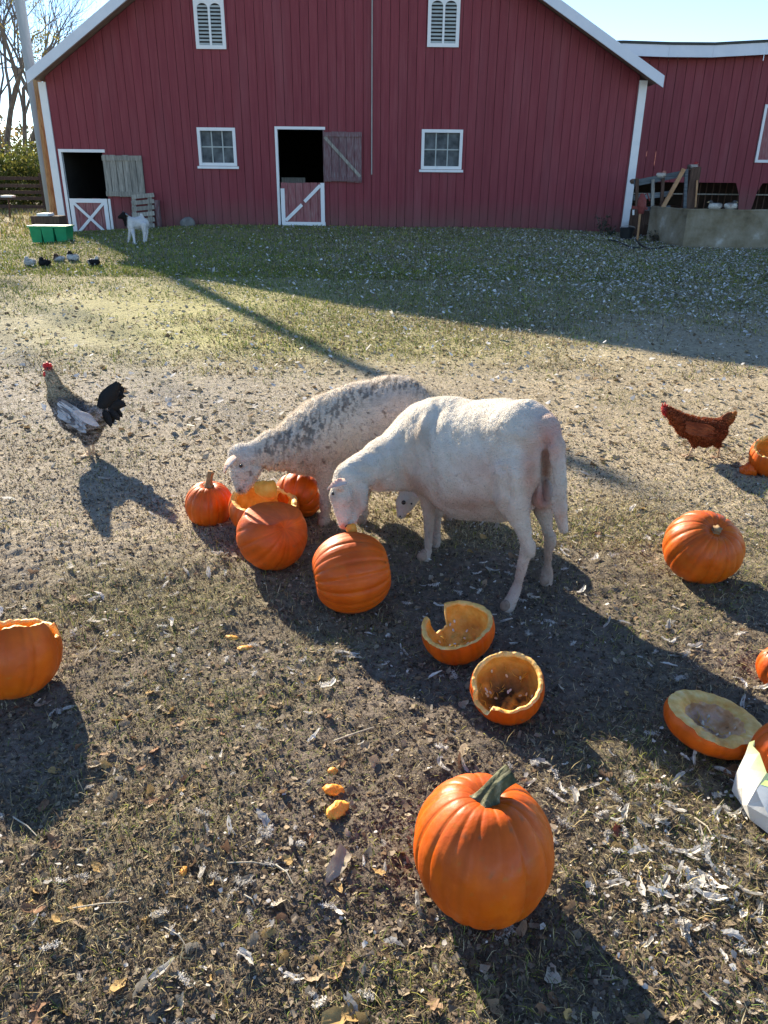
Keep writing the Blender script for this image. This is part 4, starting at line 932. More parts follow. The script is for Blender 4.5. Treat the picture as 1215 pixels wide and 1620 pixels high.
# resting ducks
def duck(px, py, label, headc, bodyc, backc, hd, seed, grp, size=1.0, perch=None, name='duck', wh=12):
    g = G(px, py) if perch is None else WY(px, py, perch); Yd = g[1]; s_ = size
    k = 1.0
    c = [((px-wh*.35, py-5*s_, Yd, 5.0*s_), (px+wh*.35, py-5*s_, Yd, 4.8*s_), .03), ((px+wh*.3*hd, py-6*s_, Yd, 4*s_), (px+wh*.65*hd, py-7*s_, Yd, 1.6*s_), .03)]
    c += [((px-wh*.38*hd, py-7*s_, Yd, 3*s_), (px-wh*.42*hd, py-12*s_, Yd, 2.2*s_), .02), ((px-wh*.42*hd, py-12*s_, Yd, 2.4*s_), (px-wh*.55*hd, py-12*s_, Yd, 2.0*s_), .02)]
    def col(V, N):
        P_ = (V-EYE); t = P_@FW; pyy = 810-FP*(P_@UV)/t; cc = np.tile(bodyc, (len(V), 1))
        cc = mixc(cc, np.clip((n3(V, 14, seed)-.5)*10, 0, 1), backc); return mixc(cc, np.clip((py-9.0*s_-pyy)/1.2, 0, 1), headc)
    bird(name, label, g, c, col, h=.010, nh=900, cat=name, hl=.02, beak=((px-wh*.6*hd, py-12*s_, Yd), (px-wh*.85*hd, py-11.3*s_, Yd), .018*s_))
    t = bpy.data.objects[-1] if False else None
WHT = (.6, .6, .58); BLK = (.015, .017, .02)
duck(47, 420, 'white duck resting on the grass, leftmost of the resting ducks', WHT, WHT, (.5, .5, .48), 1, 1, '')
duck(70, 421, 'black duck resting beside the leftmost white duck', BLK, BLK, (.03, .03, .03), 1, 2, '')
duck(93, 414, 'brown and white duck resting with its head low, third from the left', (.12, .08, .06), WHT, (.10, .07, .055), 1, 3, '', .9)
duck(115, 413, 'upright black and white duck resting below the white X door', BLK, WHT, BLK, 1, 4, '', 1.1)
duck(148, 420, 'black and white duck with pale head, rightmost of the resting ducks', WHT, BLK, WHT, -1, 5, '', 1.0)
# fowl perched on the fence and platform
RD = (.45, .05, .05)
duck(1096, 268, 'speckled red faced fowl perched on the tall brown gate post', RD, (.45, .42, .38), (.12, .10, .09), -1, 6, '', .8, 17.0, 'chicken', 11)
duck(1046, 281, 'white hen perched on the sloping top rail of the gate', (.5, .2, .15), (.62, .58, .52), (.45, .38, .3), -1, 7, '', .75, 17.0, 'chicken', 10)
duck(1059, 311, 'small pale brown hen between the rails of the gate', (.4, .2, .12), (.5, .4, .3), (.35, .25, .18), -1, 8, '', .65, 17.15, 'chicken', 6)
duck(1003, 290, 'brown hen peeking over the gate beside the barn corner', (.3, .15, .1), (.3, .2, .14), (.2, .12, .08), -1, 9, '', .6, 17.15, 'chicken', 8)
p_ = WY(1130, 328, 17.5)
duck(1131, 331, 'white backed duck resting on the concrete platform, left of its pair', (.10, .1, .1), (.62, .6, .54), (.3, .27, .24), 1, 10, '', .95, gC[1]+.15, 'duck', 15)
duck(1156, 331, 'white backed duck resting on the concrete platform, right of its pair', (.10, .1, .1), (.62, .6, .54), (.35, .3, .27), -1, 12, '', .95, gC[1]+.15, 'duck', 14)

# ------------------------------------------------------------ pumpkins
def rotm(rx, ry, rz): return np.array(Euler((math.radians(rx), math.radians(ry), math.radians(rz))).to_matrix())
def pumpkin(label, cpx, cpy, rp, ht=.85, rot=(0, 0, 0), ribs=12, depthr=.055, cut=None, thick=.03, stem='dry', seed=1, hc=None, name='pumpkin', dent=None, tint=1.0, stemlen=.05, bend=(0, 0), groups='pumpkins scattered over the yard', sunk=.012, pale=0, stemr=1.0, tw=0, fleshdirt=0, notch=None, ftint=None):
    r_ = random.Random(seed*31)
    # size first guess then centre on the sight line
    R_ = .15
    for _ in range(6):
        c = WZ(cpx, cpy, (hc if hc is not None else R_*ht*.97)); R_ = rp*depth(c)/FP
    nt_, npz = 160, 60
    edges = np.cumsum([r_.uniform(.75, 1.25) for _ in range(ribs)]); edges = np.concatenate([[0], edges])*2*math.pi/edges[-1]
    Rm = rotm(*rot); ph0 = r_.uniform(0, 6)
    def surf(th, ph, off=0, rb=1.):
        i = np.clip(np.searchsorted(edges, th % (2*math.pi), side='right')-1, 0, ribs-1)
        u = (th % (2*math.pi)-edges[i])/(edges[i+1]-edges[i]); wd_ = (edges[i+1]-edges[i])/(2*math.pi/ribs)
        groove = 1-(np.abs(2*u-1)**2.2*.45+np.abs(2*u-1)**9*.6)*np.clip(wd_, .6, 1.2)*depthr - depthr*.10*np.exp(-((u-.5)/.05)**2)
        pole = rb*np.clip(np.cos(ph), 0, 1)**(.35 if rb == 1 else 1.)
        g = 1+(groove-1)*pole
        rr = R_*g*(1+.02*np.sin(2*th+ph0)+.012*np.sin(3*th+ph0*2))*(1+.012*(fbm(th*3.1, ph*2.7, 1.3, 3, seed+5)-.5))
        cx = np.clip(np.cos(ph), 0, 1)**.86
        x = rr*cx*np.cos(th); y = rr*cx*np.sin(th); z = R_*ht*np.sin(ph)*(1+.4*(g-1))
        d = np.exp(-(cx/.28)**2)*R_*.17; z = z-np.sign(ph)*d*(1 if True else 0)
        if off:
            s_ = 1-off/R_; x, y, z = x*s_, y*s_, z*s_-np.where(ph < 0, 0, 0)
        if dent is not None:
            dn = np.array(dent[0], float); dn /= np.linalg.norm(dn); q = (x*dn[0]+y*dn[1]+z*dn[2])/R_
            e = np.maximum(q-dent[1], 0)*R_*.85; x, y, z = x-dn[0]*e, y-dn[1]*e, z-dn[2]*e
        return np.stack([x, y, z], -1)
    th = np.linspace(0, 2*math.pi, nt_, endpoint=False)
    if cut is None: top = np.full(nt_, math.pi/2-.02)
    else:
        top = cut[0]+cut[1]*(vn1(th, 3, seed)-.5)*2+cut[1]*.35*(vn1(th, 17, seed+3)-.5)*2+.05*(vn1(th, 48, seed+8)-.5)+.025*(vn1(th, 100, seed+9)-.5)
        if notch:
            dth = (th-math.radians(notch[0])+math.pi) % (2*math.pi)-math.pi
            top = top-notch[2]*np.clip(1.3-(np.abs(dth)/math.radians(notch[1]))**4, 0, 1)
    PH = np.array([-math.pi/2+.02+(top+math.pi/2-.02)*j/npz for j in range(npz+1)]); TH = np.tile(th, (npz+1, 1))
    V = surf(TH, PH).reshape(-1, 3); idx_ = np.arange((npz+1)*nt_).reshape(npz+1, nt_)
    def quads(I_): a = I_[:-1]; b = I_[1:]; return np.stack([a, np.roll(a, -1, 1), np.roll(b, -1, 1), b], -1).reshape(-1, 4)
    F = quads(idx_)
    if cut is None: F = [F, idx_[-1][None, :]]
    else: F = [F]
    F = F+[idx_[0][::-1][None, :]]
    streak = .80+.22*vn1(TH, 70, seed+1)+.22*(vn1(TH, 26, seed+6)-.5)*1+.10*(vn1(TH*1.0, 9, seed+2)-.5)+.10*fbm(TH*9, PH*1.4, 1.5, 3, seed+77)
    mot = fbm(TH*2, PH*3, 1.5, 4, seed+9)
    col = np.stack([streak*tint*(.9+.2*mot), streak*tint*(.8+.4*mot), streak*tint*(.7+.6*mot)], -1).reshape(-1, 3)
    if pale: m_ = np.clip((fbm(TH*1.2, PH*2.2, 1.3, 3, seed+30)-.55)*5, 0, 1).reshape(-1)*pale; col = col*(1-m_[:, None])+np.array([1.1, 1.7, 6.])*m_[:, None]
    sc_ = np.clip((fbm(TH*6, PH*9, 1.3, 2, seed+60)-.80)*10, 0, 1).reshape(-1)*.5; col = col*(1-sc_[:, None])+np.array([.7, 1.8, 9.])*sc_[:, None]
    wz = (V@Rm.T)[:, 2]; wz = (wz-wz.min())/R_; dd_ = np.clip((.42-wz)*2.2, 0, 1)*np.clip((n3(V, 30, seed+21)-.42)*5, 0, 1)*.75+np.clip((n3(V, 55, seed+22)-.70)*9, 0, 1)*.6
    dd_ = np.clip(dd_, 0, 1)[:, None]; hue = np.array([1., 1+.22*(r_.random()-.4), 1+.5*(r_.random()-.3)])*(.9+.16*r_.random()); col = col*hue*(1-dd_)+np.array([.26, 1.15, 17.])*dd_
    inner = None
    if cut is not None:
        PI_ = np.array([-math.pi/2+.05+(top+math.pi/2-.05)*j/40 for j in range(41)]); TI = np.tile(th, (41, 1))
        tk = thick*(1+.35*(fbm(TI*3, PI_*2, 1.2, 3, seed+40)-.5))
        s_ = surf(TI, PI_, 0, .25); s_ = s_*(1-tk/R_)[..., None]; s_[:, :, 2] += (fbm(s_[:, :, 0]*40, s_[:, :, 1]*40, 1.4, 3, seed+44)-.5)*.014
        rim0 = surf(th, top-.004); rimm = (rim0+s_[-1])/2+np.stack([0*th, 0*th, .004+.010*(vn1(th, 60, seed+12)-.4)], -1)
        rows = np.concatenate([s_, rimm[None], rim0[None]*np.array([.998, .998, 1])], 0)
        VI = rows.reshape(-1, 3); ii = np.arange(len(VI)).reshape(rows.shape[0], nt_); FI = quads(ii)[:, ::-1]
        FI = [FI, ii[0][None, :]]
        ci = np.ones((len(VI), 3)); rowi = np.repeat(np.arange(rows.shape[0]), nt_)
        rim = rowi >= 40; ci[rim] = (1.06, 1.30, 2.2); k_ = .62+.6*n3(VI, 22, seed+50)+.25*(n3(VI, 120, seed+51)-.5)
        ci *= k_[:, None]
        if fleshdirt:
            dm = np.clip((n3(VI, 26, seed+70)-.5+fleshdirt*.12)*9, 0, 1)*np.clip(1.2-rowi/(14+12*fleshdirt), 0, 1)*min(1, fleshdirt*1.3); dm[rim] = 0
            ci = ci*(1-dm[:, None])+np.array([.05, .07, .2])*dm[:, None]
        if ftint: ci = ci*np.where(rim[:, None], 1, np.array(ftint))
        inner = (VI, FI, ci)
    Vw = V@Rm.T; base = np.array(c); low = Vw[:, 2].min(); base[2] = float(hbase(c[0], c[1]))-low-sunk
    d0 = c[2]; base[:2] = c[:2]
    # keep the drawn centre on its sight line after resting it on the ground
    c2 = WZ(cpx, cpy, base[2]); base[0], base[1] = c2[0], c2[1]
    t = thing(name, label, 'pumpkin', (base[0], base[1], base[2]+low), groups)
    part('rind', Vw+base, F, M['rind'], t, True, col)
    tip_ = None
    if inner:
        iv = inner[0]@Rm.T+base; lowi = [q for q in range(4*160, 26*160)]; sv = []; sf = []; sc_c = []
        for q in range(46):
            p = iv[r_.choice(lowi)]; dv = base-p; dv /= np.linalg.norm(dv)+1e-6; a_ = r_.uniform(0, 6.28); u_ = np.cross(dv, (math.cos(a_), math.sin(a_), .2)); u_ /= np.linalg.norm(u_); p = p+dv*.004
            if q < 16:
                v_, f_ = ellipsoid((0, 0, 0), (.0065, .0038, .0014), np.array([u_, np.cross(dv, u_), dv]), 8, 5); cc_ = (1.05, 1.9, 9.)
            else:
                L_ = r_.uniform(.012, .035); v_, f_ = tube([p*0, u_*L_*.5+dv*r_.uniform(0, .010), u_*L_+dv*r_.uniform(-.002, .004)], [.0013, .001, .0004], 4); v_ = np.array(v_); cc_ = (1.0, 1.25, 1.2)
            m_ = len(sv); sv += (np.array(v_)+p).tolist(); sf += [tuple(i_+m_ for i_ in ff) for ff in f_]; sc_c += [cc_]*len(v_)
        part('seeds_and_pulp', sv, sf, M['flesh'], t, True, np.array(sc_c), kind='stuff')
    if inner: part('flesh', inner[0]@Rm.T+base, inner[1], M['flesh'], t, True, inner[2])
    if stem and cut is None:
        zs = R_*ht-R_*.17-.004; n = 12; P_ = []; rr = []
        for k in range(14):
            q = k/13; P_.append(np.array([bend[0]*q*q, bend[1]*q*q, zs+stemlen*q*(1-.25*abs(bend[0]+bend[1])/max(stemlen, .01)*q)])); rr.append(stemr*(.026*(1-q)**5+.0165+.003*q**4))
        v, f = tube(P_, rr, 20); v = np.array(v)
        for i in range(14):
            for k in range(20):
                ctr = P_[i]; v[i*20+k] = ctr+(v[i*20+k]-ctr)*(1+.20*math.cos(5*2*math.pi*k/20+i*.09+tw)+(.9*max(0, 1-i/3)**2)*max(0, math.cos(5*2*math.pi*k/20+i*.09+tw)))
        if stem == 'green':
            e_ = v[13*20:]; cc_ = e_.mean(0)+(P_[-1]-P_[-2])/np.linalg.norm(P_[-1]-P_[-2])*.003; nv_ = [tuple(q) for q in ((e_-cc_)*.93+cc_+(P_[-1]-P_[-2])*.12)]+[tuple(cc_-(P_[-1]-P_[-2])*.25)]
            part('stem_tip', np.array(nv_)@Rm.T+base, [(k, (k+1) % 20, 20) for k in range(20)], M['palestem'], t)
        part('stem', v@Rm.T+base, f, M['stem' if stem == 'green' else 'drystem'], t, True)
    return t, base, R_, Rm
def vn1(x, s, seed): return vnoise(np.asarray(x)/(2*math.pi)*s, np.asarray(x)*0+seed*1.37, 1, seed)*(1-ss(np.asarray(x)/(2*math.pi), .93, 1))+vnoise(np.zeros_like(np.asarray(x, float)), np.asarray(x)*0+seed*1.37, 1, seed)*ss(np.asarray(x)/(2*math.pi), .93, 1)

t, b0, RR, Rm0 = pumpkin('large whole orange pumpkin with curved green stem, nearest the camera', 764, 1342, 112, 1.0, (-4, 3, 20), 15, .045, stem='green', seed=3, stemlen=.074, bend=(.052, .0), stemr=1.0)
pumpkin('upright orange pumpkin with a tall dry stem, leftmost of the pile at the sheep', 331, 798, 38, .98, (4, 4, 0), 13, .05, seed=5, stemlen=.085, stemr=.72, bend=(.012, 0), sunk=.02)
pumpkin('broken orange pumpkin with a bitten open top under the speckled sheep', 418, 805, 57, .75, (12, 6, 40), 12, .05, cut=(.55, .16), thick=.028, seed=8, stem=None, notch=(200, 60, .25))
pumpkin('dented orange pumpkin with a flattened side, frontmost of the pile at the sheep', 431, 845, 57, .90, (55, 18, 30), 12, .028, seed=11, stem=None, dent=((-.25, .75, .6), .62))
pumpkin('tilted orange pumpkin behind the pile beside the front leg of the speckled sheep', 473, 783, 39, .80, (-55, 38, 10), 11, .085, seed=14, stem='dry', stemlen=.02)
t, b5, R5, Rm5 = pumpkin('orange pumpkin lying on its side with ribs running across, in front of the nearest sheep', 556, 906, 66, .97, (0, 84, 12), 20, .05, seed=17, stem='dry', stemlen=.014, stemr=1.3)
pumpkin('hollow pumpkin half with a deep notch bitten in its rim', 724, 996, 58, .86, (8, -12, 0), 13, .03, cut=(.26, .09), thick=.018, seed=20, stem=None, notch=(128, 21, .9), fleshdirt=.2, hc=.09)
pumpkin('round hollow pumpkin bowl with dark rotten patch inside', 803, 1087, 60, .86, (19, -6, 0), 13, .025, cut=(.36, .05), thick=.016, seed=23, stem=None, fleshdirt=1.0, notch=(215, 20, .4), hc=.10)
pumpkin('ribbed orange pumpkin tilted forward with a short broken stem, at right', 1112, 866, 61, .88, (28, 8, 0), 14, .06, seed=26, stem='dry', stemlen=.022, pale=.35, stemr=.9)
pumpkin('gnawed pumpkin with pale torn side at the right edge beside the brown hen', 1222, 722, 35, .95, (20, -20, 0), 12, .05, cut=(.8, .12), thick=.02, seed=29, stem=None)
pumpkin('shallow pumpkin half with brown dried flesh lying cut side up in shade', 1128, 1142, 74, .56, (-4, 9, 0), 12, .02, cut=(.28, .06), thick=.052, seed=32, stem=None, ftint=(1., 1.3, 4.2), fleshdirt=.5, hc=.05, notch=(250, 26, .16))
pumpkin('orange pumpkin cut off by the right edge above the shallow pumpkin half', 1240, 1058, 40, .9, (0, 0, 0), 12, .05, seed=35, stem='dry', stemlen=.02)
t, bb, RB_, _ = pumpkin('ribbed orange pumpkin standing in the torn white bag at the right edge', 1266, 1208, 76, .95, (0, 6, 30), 14, .06, seed=38, stem='dry', hc=.14)
pumpkin('broken orange pumpkin with jagged open top at the left edge', 14, 1030, 78, .95, (-16, 4, 0), 12, .03, cut=(.62, .24), thick=.016, seed=41, stem=None, hc=.13, notch=(10, 17, .42))

# pumpkin scraps
def scrap(label, px, py, rp, seed, m='flesh', flat=.5, el=(1, 1), rz=0, name='pumpkin_piece', cat='pumpkin scrap', tint=(1, 1, 1)):
    g = G(px, py); R_ = rp*depth(g)/FP
    V, F = ellipsoid((0, 0, 0), (R_*el[0], R_*el[1], R_*flat), None, 36, 22)
    s_ = 26/(max(rp, 4)/18); n = (n3(V*1.0+seed, 22*(15/rp)**.3, seed)-.5)
    V = V*(1+1.6*n)[:, None]*(1+.9*(n3(V+seed, 130, seed+4)-.5))[:, None]; V = V@rotm(12, 8, rz).T; V[:, 2] += R_*flat*.6+float(hfine(g[0], g[1]))
    t = thing(name, label, cat, g); part('chunk', V+g, F, M[m], t, True, np.tile(tint, (len(V), 1)))
scrap('bright orange gnawed pumpkin piece, larger and nearer of the two together', 532, 1288, 19, 3, flat=.55, el=(1.15, .62), rz=40)
scrap('small orange pumpkin piece touching the larger gnawed one', 531, 1255, 14, 5, flat=.5, el=(1.2, .6), rz=-8, tint=(1, .8, .6))
scrap('tiny orange pumpkin crumb above the two gnawed pieces', 526, 1222, 7, 8, flat=.5)
scrap('small orange pumpkin scrap on the dark soil at lower left', 290, 1383, 10, 12, flat=.4, el=(.6, 1.1))
scrap('orange rind piece lying on the grass left of the sideways pumpkin', 386, 1022, 9, 13, flat=.3, el=(1.3, .6), rz=30)
scrap('small orange rind piece in the grass at left centre', 365, 1005, 7, 15, flat=.3, el=(1.2, .6))
scrap('orange chunk between the nearest sheep mouth and the pumpkin', 0, 0, 10, 16) if False else None
scrap('small round orange pumpkin chunk beside the gnawed pumpkin at right', 1183, 750, 10, 18, m='rind', flat=.9)
# orange bite held at the muzzle of the nearest sheep
c = WY(556, 838, 2.60); v, f = ellipsoid(c, (.022, .018, .026)); v = v+(v-c)*((n3(v, 60, 5)-.5)*1.2)[:, None]
t = thing('pumpkin_piece', 'orange pumpkin bite held in the mouth of the nearest sheep', 'pumpkin scrap', c); part('chunk', v, f, M['flesh'], t, True, np.tile((1., .8, .6), (len(v), 1)))
c = WY(421, 774, 3.02); v, f = ellipsoid(c, (.045, .025, .038)); v = v+(v-c)*((n3(v, 40, 7)-.5)*1.6)[:, None]
t = thing('pumpkin_piece', 'torn yellow orange pumpkin flesh standing up at the mouth of the speckled sheep', 'pumpkin scrap', c); part('chunk', v, f, M['flesh'], t, True, np.tile((1., .9, .7), (len(v), 1)))

# ------------------------------------------------------------ torn white bag round the edge pumpkin
def bag():
    g = G(1212, 1352); t = thing('bag', 'torn white bag with green lining and black printed line round a pumpkin', 'bag', g)
    cx, cy = bb[0]+.0, bb[1]-.06; rr_ = random.Random(5); n = 13; z0 = float(hgt(cx, cy))-.012
    ang = [2*math.pi*(i+rr_.uniform(-.25, .25))/n for i in range(n)]; lv_ = (0, .12, .45, .8, 1.0)
    def pt(a, v, o=0.):
        top_ = .138+.035*math.cos(a-2.9)+.012*math.sin(a*7); k = ang_interp(a); r = (.128, .158, .168, .155, .146)
        rad = float(np.interp(v, lv_, r))*k+.006*math.sin(a*5+v*6)+o; return np.array([cx+rad*math.cos(a), cy+rad*math.sin(a), z0+top_*v])
    kk = [rr_.uniform(.95, 1.06) for _ in range(n)]
    def ang_interp(a):
        a = a % (2*math.pi); A_ = [x % (2*math.pi) for x in ang]; o_ = sorted(range(n), key=lambda i: A_[i]); return float(np.interp(a, [A_[i] for i in o_], [kk[i] for i in o_], period=2*math.pi))
    V = []; col = []
    for v in lv_:
        for i in range(n*2):
            a = ang[i//2] if i % 2 == 0 else (ang[i//2]+(ang[(i//2+1) % n]+(2*math.pi if i//2 == n-1 else 0)))/2
            V.append(pt(a, v+(rr_.uniform(-.08, .10) if v == 1.0 else 0), 0 if i % 2 == 0 else -.007)); col.append((1, 1, 1) if v < .9 else (.8, 1.0, .5))
    m = n*2; F = [(j*m+i, j*m+(i+1) % m, (j+1)*m+(i+1) % m, (j+1)*m+i) for j in range(4) for i in range(m)]
    part('bag_side', V, F, M['paper'], t, False, np.array(col)); 
    A0 = math.radians(222)
    top_ = [pt(A0+k*.075, .98-abs(k)*.012, .010) for k in range(-6, 7)]; bot_ = [pt(A0+k*.075, .42+.055*abs(k)**1.1, .012) for k in range(-6, 7)]
    part('flap', top_+bot_, [(k, k+1, 14+k, 13+k) for k in range(12)], M['flapm'], t, True, label='pale blue folded flap with small dark handwriting')
    lin = [pt(A0+k*.075, .98-abs(k)*.012, .011) for k in range(-6, 7)]+[pt(A0+k*.08, 1.16-abs(k)*.02, -.012) for k in range(-6, 7)]
    part('lining', lin, [(13+k, 14+k, k+1, k) for k in range(12)], M['lining'], t, True)
    mb = MB()
    for q in range(11):
        u = .86-.032*q; a = A0+.17-.004*q; p0 = pt(a+rr_.uniform(-.02, .02), u, .0135); p1 = pt(a+rr_.uniform(.01, .05), u+rr_.uniform(-.02, .02), .0135)
        if q not in (6, 8): mb.tube([p0, p1], .0009, 4)
    mb.part('handwriting', M['ink'], t)
    A1 = math.radians(248)
    MB().tube([pt(A1+.05*math.sin(j*.4), .9-.08*j, .002) for j in range(10)], .0018, 5).part('printed_line', M['ink'], t)
    mb = MB(); mb.tube([pt(A1-.22, .22, .003), pt(A1-.05, .16, .003)], .0022, 5); mb.tube([pt(A1-.08, .07, .003), pt(A1+.14, .06, .003)], .0022, 5); mb.part('printed_mark', M['ink'], t)
M['flapm'] = mat('blue_white_film', [(.50, .58, .66), (.62, .68, .72)], 9, .5, .1, 30, trans=.2)
M['lining'] = mat('green_lining', [(.22, .48, .08), (.45, .68, .16)], 9, .5, trans=.4)
bag()

# ------------------------------------------------------------ left background: pole, stump trunk, box, trough, fence, bushes, trees
gp_ = G(84, 352); gp_ = np.array([WY(84, 345, 20.3)[0], 20.3, float(hbase(-8, 20.3))])
pl = thing('utility_pole', 'tall grey metal utility pole rising behind the left barn corner', 'utility pole', gp_)
MB().tube([gp_+[0, 0, z] for z in (-.1, 2, 5, 8.3)], [.125, .12, .112, .10], 16).part('shaft', M['pole'], pl, smooth=True)
MB().tube([gp_+[0, 0, 8.3], gp_+[0, 0, 8.36]], [.12, .1], 12).part('cap', M['pole'], pl)
gs = np.array([WY(90, 348, 19.7)[0], 19.7, float(hbase(-7.8, 19.7))])
st_ = thing('dead_tree', 'orange brown bare tree trunk with flared foot beside the grey utility pole', 'tree', gs)
pt = [WY(x, y, 19.7) for x, y in ((92, 352), (88, 330), (80, 280), (72, 220), (64, 160), (58, 124))]
v, f = tube(pt, [.26, .13, .115, .11, .105, .095], 14); v = np.array(v); v += (n3(v, 5, 3)-.5)[:, None]*.06
part('trunk', v, f, M['stump'], st_, True)
gt = G(79, 384); bx = thing('trough', 'bright green plastic trough on the grass beside the white X door', 'trough', gt)
Xt, Yt, zt_ = gt; wdt = .35; zc = .27
for k in range(3):
    a = Xt-wdt+k*(2*wdt/3)+.006; b = Xt-wdt+(k+1)*(2*wdt/3)-.006; mb = MB(); o_ = .03*(k == 1)
    mb.add([(a+.02, Yt-o_, zt_), (b-.02, Yt-o_, zt_), (b-.02, Yt+.32, zt_), (a+.02, Yt+.32, zt_), (a, Yt-.02-o_, zt_+zc), (b, Yt-.02-o_, zt_+zc), (b, Yt+.34, zt_+zc), (a, Yt+.34, zt_+zc)], BOXF)
    mb.part('panel', M['green'], bx)
MB().box((Xt-wdt-.02, Yt-.06, zt_+zc+.002), (Xt+wdt+.02, Yt+.36, zt_+zc+.03)).part('rim', M['green'], bx)
gc_ = np.array([WY(70, 352, Yt+1.0)[0], Yt+1.0, float(hbase(-6.8, Yt+1))])
cb = thing('crate', 'dark brown wooden box behind the green trough', 'box', gc_)
for z in range(3): MB().box((gc_[0]-.26, gc_[1], gc_[2]+.02+z*.14), (gc_[0]+.3, gc_[1]+.03, gc_[2]+.15+z*.14)).part('board', M['brownwood'], cb)
MB().box((gc_[0]-.26, gc_[1]+.031, gc_[2]), (gc_[0]+.3, gc_[1]+.4, gc_[2]+.43)).part('box_body', M['brownwood'], cb)
MB().box((gc_[0]-.12, gc_[1]-.02, gc_[2]+.433), (gc_[0]+.1, gc_[1]+.3, gc_[2]+.48)).part('lid', M['white'], cb)
# rock
gk = G(284, 362); gk[1] = YB-.3; v, f = ellipsoid((0, 0, 0), (.17, .12, .13), None, 18, 12); v = v*(1+.5*(n3(v, 9, 3)-.5))[:, None]
o = part('rock', v+gk+[0, 0, .07], f, M['stone'], None); tag(o, 'small grey rock at the foot of the red barn wall', 'rock')
# fence at the left: rails on posts
fy = 27.0
fe = thing('rail_fence', 'dark wooden rail fence across the gap left of the barn', 'fence', (WY(20, 340, fy)[0], fy, 0))
xa, xb = WY(-420, 340, fy)[0], WY(96, 340, fy)[0]; zf = float(hbase(-12, fy))
for k in range(5):
    z = zf+.18+k*.2
    MB().bar((xa, fy, z), (xb, fy, z+rnd.uniform(-.03, .03)), .04, .10).part('rail', M['brownwood'], fe)
for x in np.arange(xa, xb, 1.7): MB().box((x, fy+.03, zf-.2), (x+.1, fy+.14, zf+1.15)).part('post', M['brownwood'], fe)
fe2 = thing('low_rail', 'pale fallen rail lying along the foot of the dark fence', 'rail', (WY(20, 350, 24)[0], 24, 0))
MB().bar(WY(-60, 354, 24), WY(60, 349, 24), .1, .09).part('rail', M['greywood'], fe2)
bp_ = WY(15, 345, 23.5); bt = WY(13, 312, 23.5)
fd = thing('bird_feeder', 'small white topped stand in front of the left fence', 'feeder', bp_)
MB().tube([bp_-[0, 0, .2], bt], .025, 6).part('stand', M['brownwood'], fd); MB().box(bt+[-.16, -.12, 0], bt+[.16, .12, .05]).part('tray', M['white'], fd)
# foliage masses
def leafcloud(c, r, n, size, cols, seed, flatness=1.0):
    rg = np.random.default_rng(seed); d = rg.normal(size=(n, 3)); d /= np.linalg.norm(d, axis=1)[:, None]
    rad = rg.random(n)**.45; k = .65+.7*fbm(d[:, 0]*2+seed, d[:, 1]*2+d[:, 2]*2, 1.1, 3, seed)
    P = d*rad[:, None]*k[:, None]*np.array(r); P = P[(P[:, 2]+c[2]) > 0]
    keep_ = fbm(P[:, 0]*3+P[:, 2], P[:, 1]*3+P[:, 2]*2, 1., 3, seed+3) > .42; P = P[keep_]; m = len(P)
    a = rg.normal(size=(m, 3)); a /= np.linalg.norm(a, axis=1)[:, None]; b = np.cross(a, rg.normal(size=(m, 3))); b /= np.linalg.norm(b, axis=1)[:, None]
    s_ = size*(.5+rg.random((m, 1))); P = P+np.array(c)
    V = np.stack([P-a*s_, P+b*s_*.5, P+a*s_, P-b*s_*.5], 1).reshape(-1, 3); cc = np.array(cols)[rg.integers(0, len(cols), m)]*(.7+.6*rg.random((m, 1)))
    return V, np.arange(4*m).reshape(-1, 4), np.repeat(cc, 4, 0)
GR = [(.10, .13, .03), (.15, .18, .04), (.07, .10, .025), (.30, .28, .06)]
for i, (px, Yb_, rx, rz_, lab) in enumerate(((2, 30, 1.9, 1.25, 'dense green and yellow shrub behind the fence, leftmost'), (45, 31.5, 1.5, 1.2, 'green shrub behind the fence with pale yellow leaf tips, middle one'), (78, 33, 1.3, 1.05, 'darker green shrub behind the fence nearest the barn'), (-60, 29, 2.0, 1.5, 'broad green shrub behind the fence beyond the left edge'))):
    p = WY(px, 300, Yb_); t = thing('shrub', lab, 'shrub', (p[0], Yb_, .1), 'shrubs behind the left fence')
    v, f, c = leafcloud((p[0], Yb_, 1.1), (rx, 1.3, rz_), 9000, .055, GR if i < 2 else GR[:3], 60+i); part('foliage', v, f, M['foliage'], t, False, c)
    mb = MB()
    for k in range(6): mb.tube([(p[0]+k*.1-.25, Yb_, -.1), (p[0]+rnd.uniform(-.8, .8), Yb_+rnd.uniform(-.5, .5), 1.5)], [.03, .01], 5)
    mb.part('stems', M['twig'], t)
wv, wf, wc = [], [], []; wo = 0
for k in range(26):
    v, f, c = leafcloud((-75+k*2.6, 62+rnd.uniform(-4, 4), 2.2), (2.6, 2.0, 2.6+rnd.random()*1.6), 1500, .22, [(.13, .12, .07), (.20, .16, .08), (.09, .10, .05), (.26, .20, .08)], 200+k); wv.append(v); wf.append(f+wo); wc.append(c); wo += len(v)
tag(part('far_woodland', np.concatenate(wv), np.concatenate(wf), M['foliage'], None, False, np.concatenate(wc)), kind='stuff')
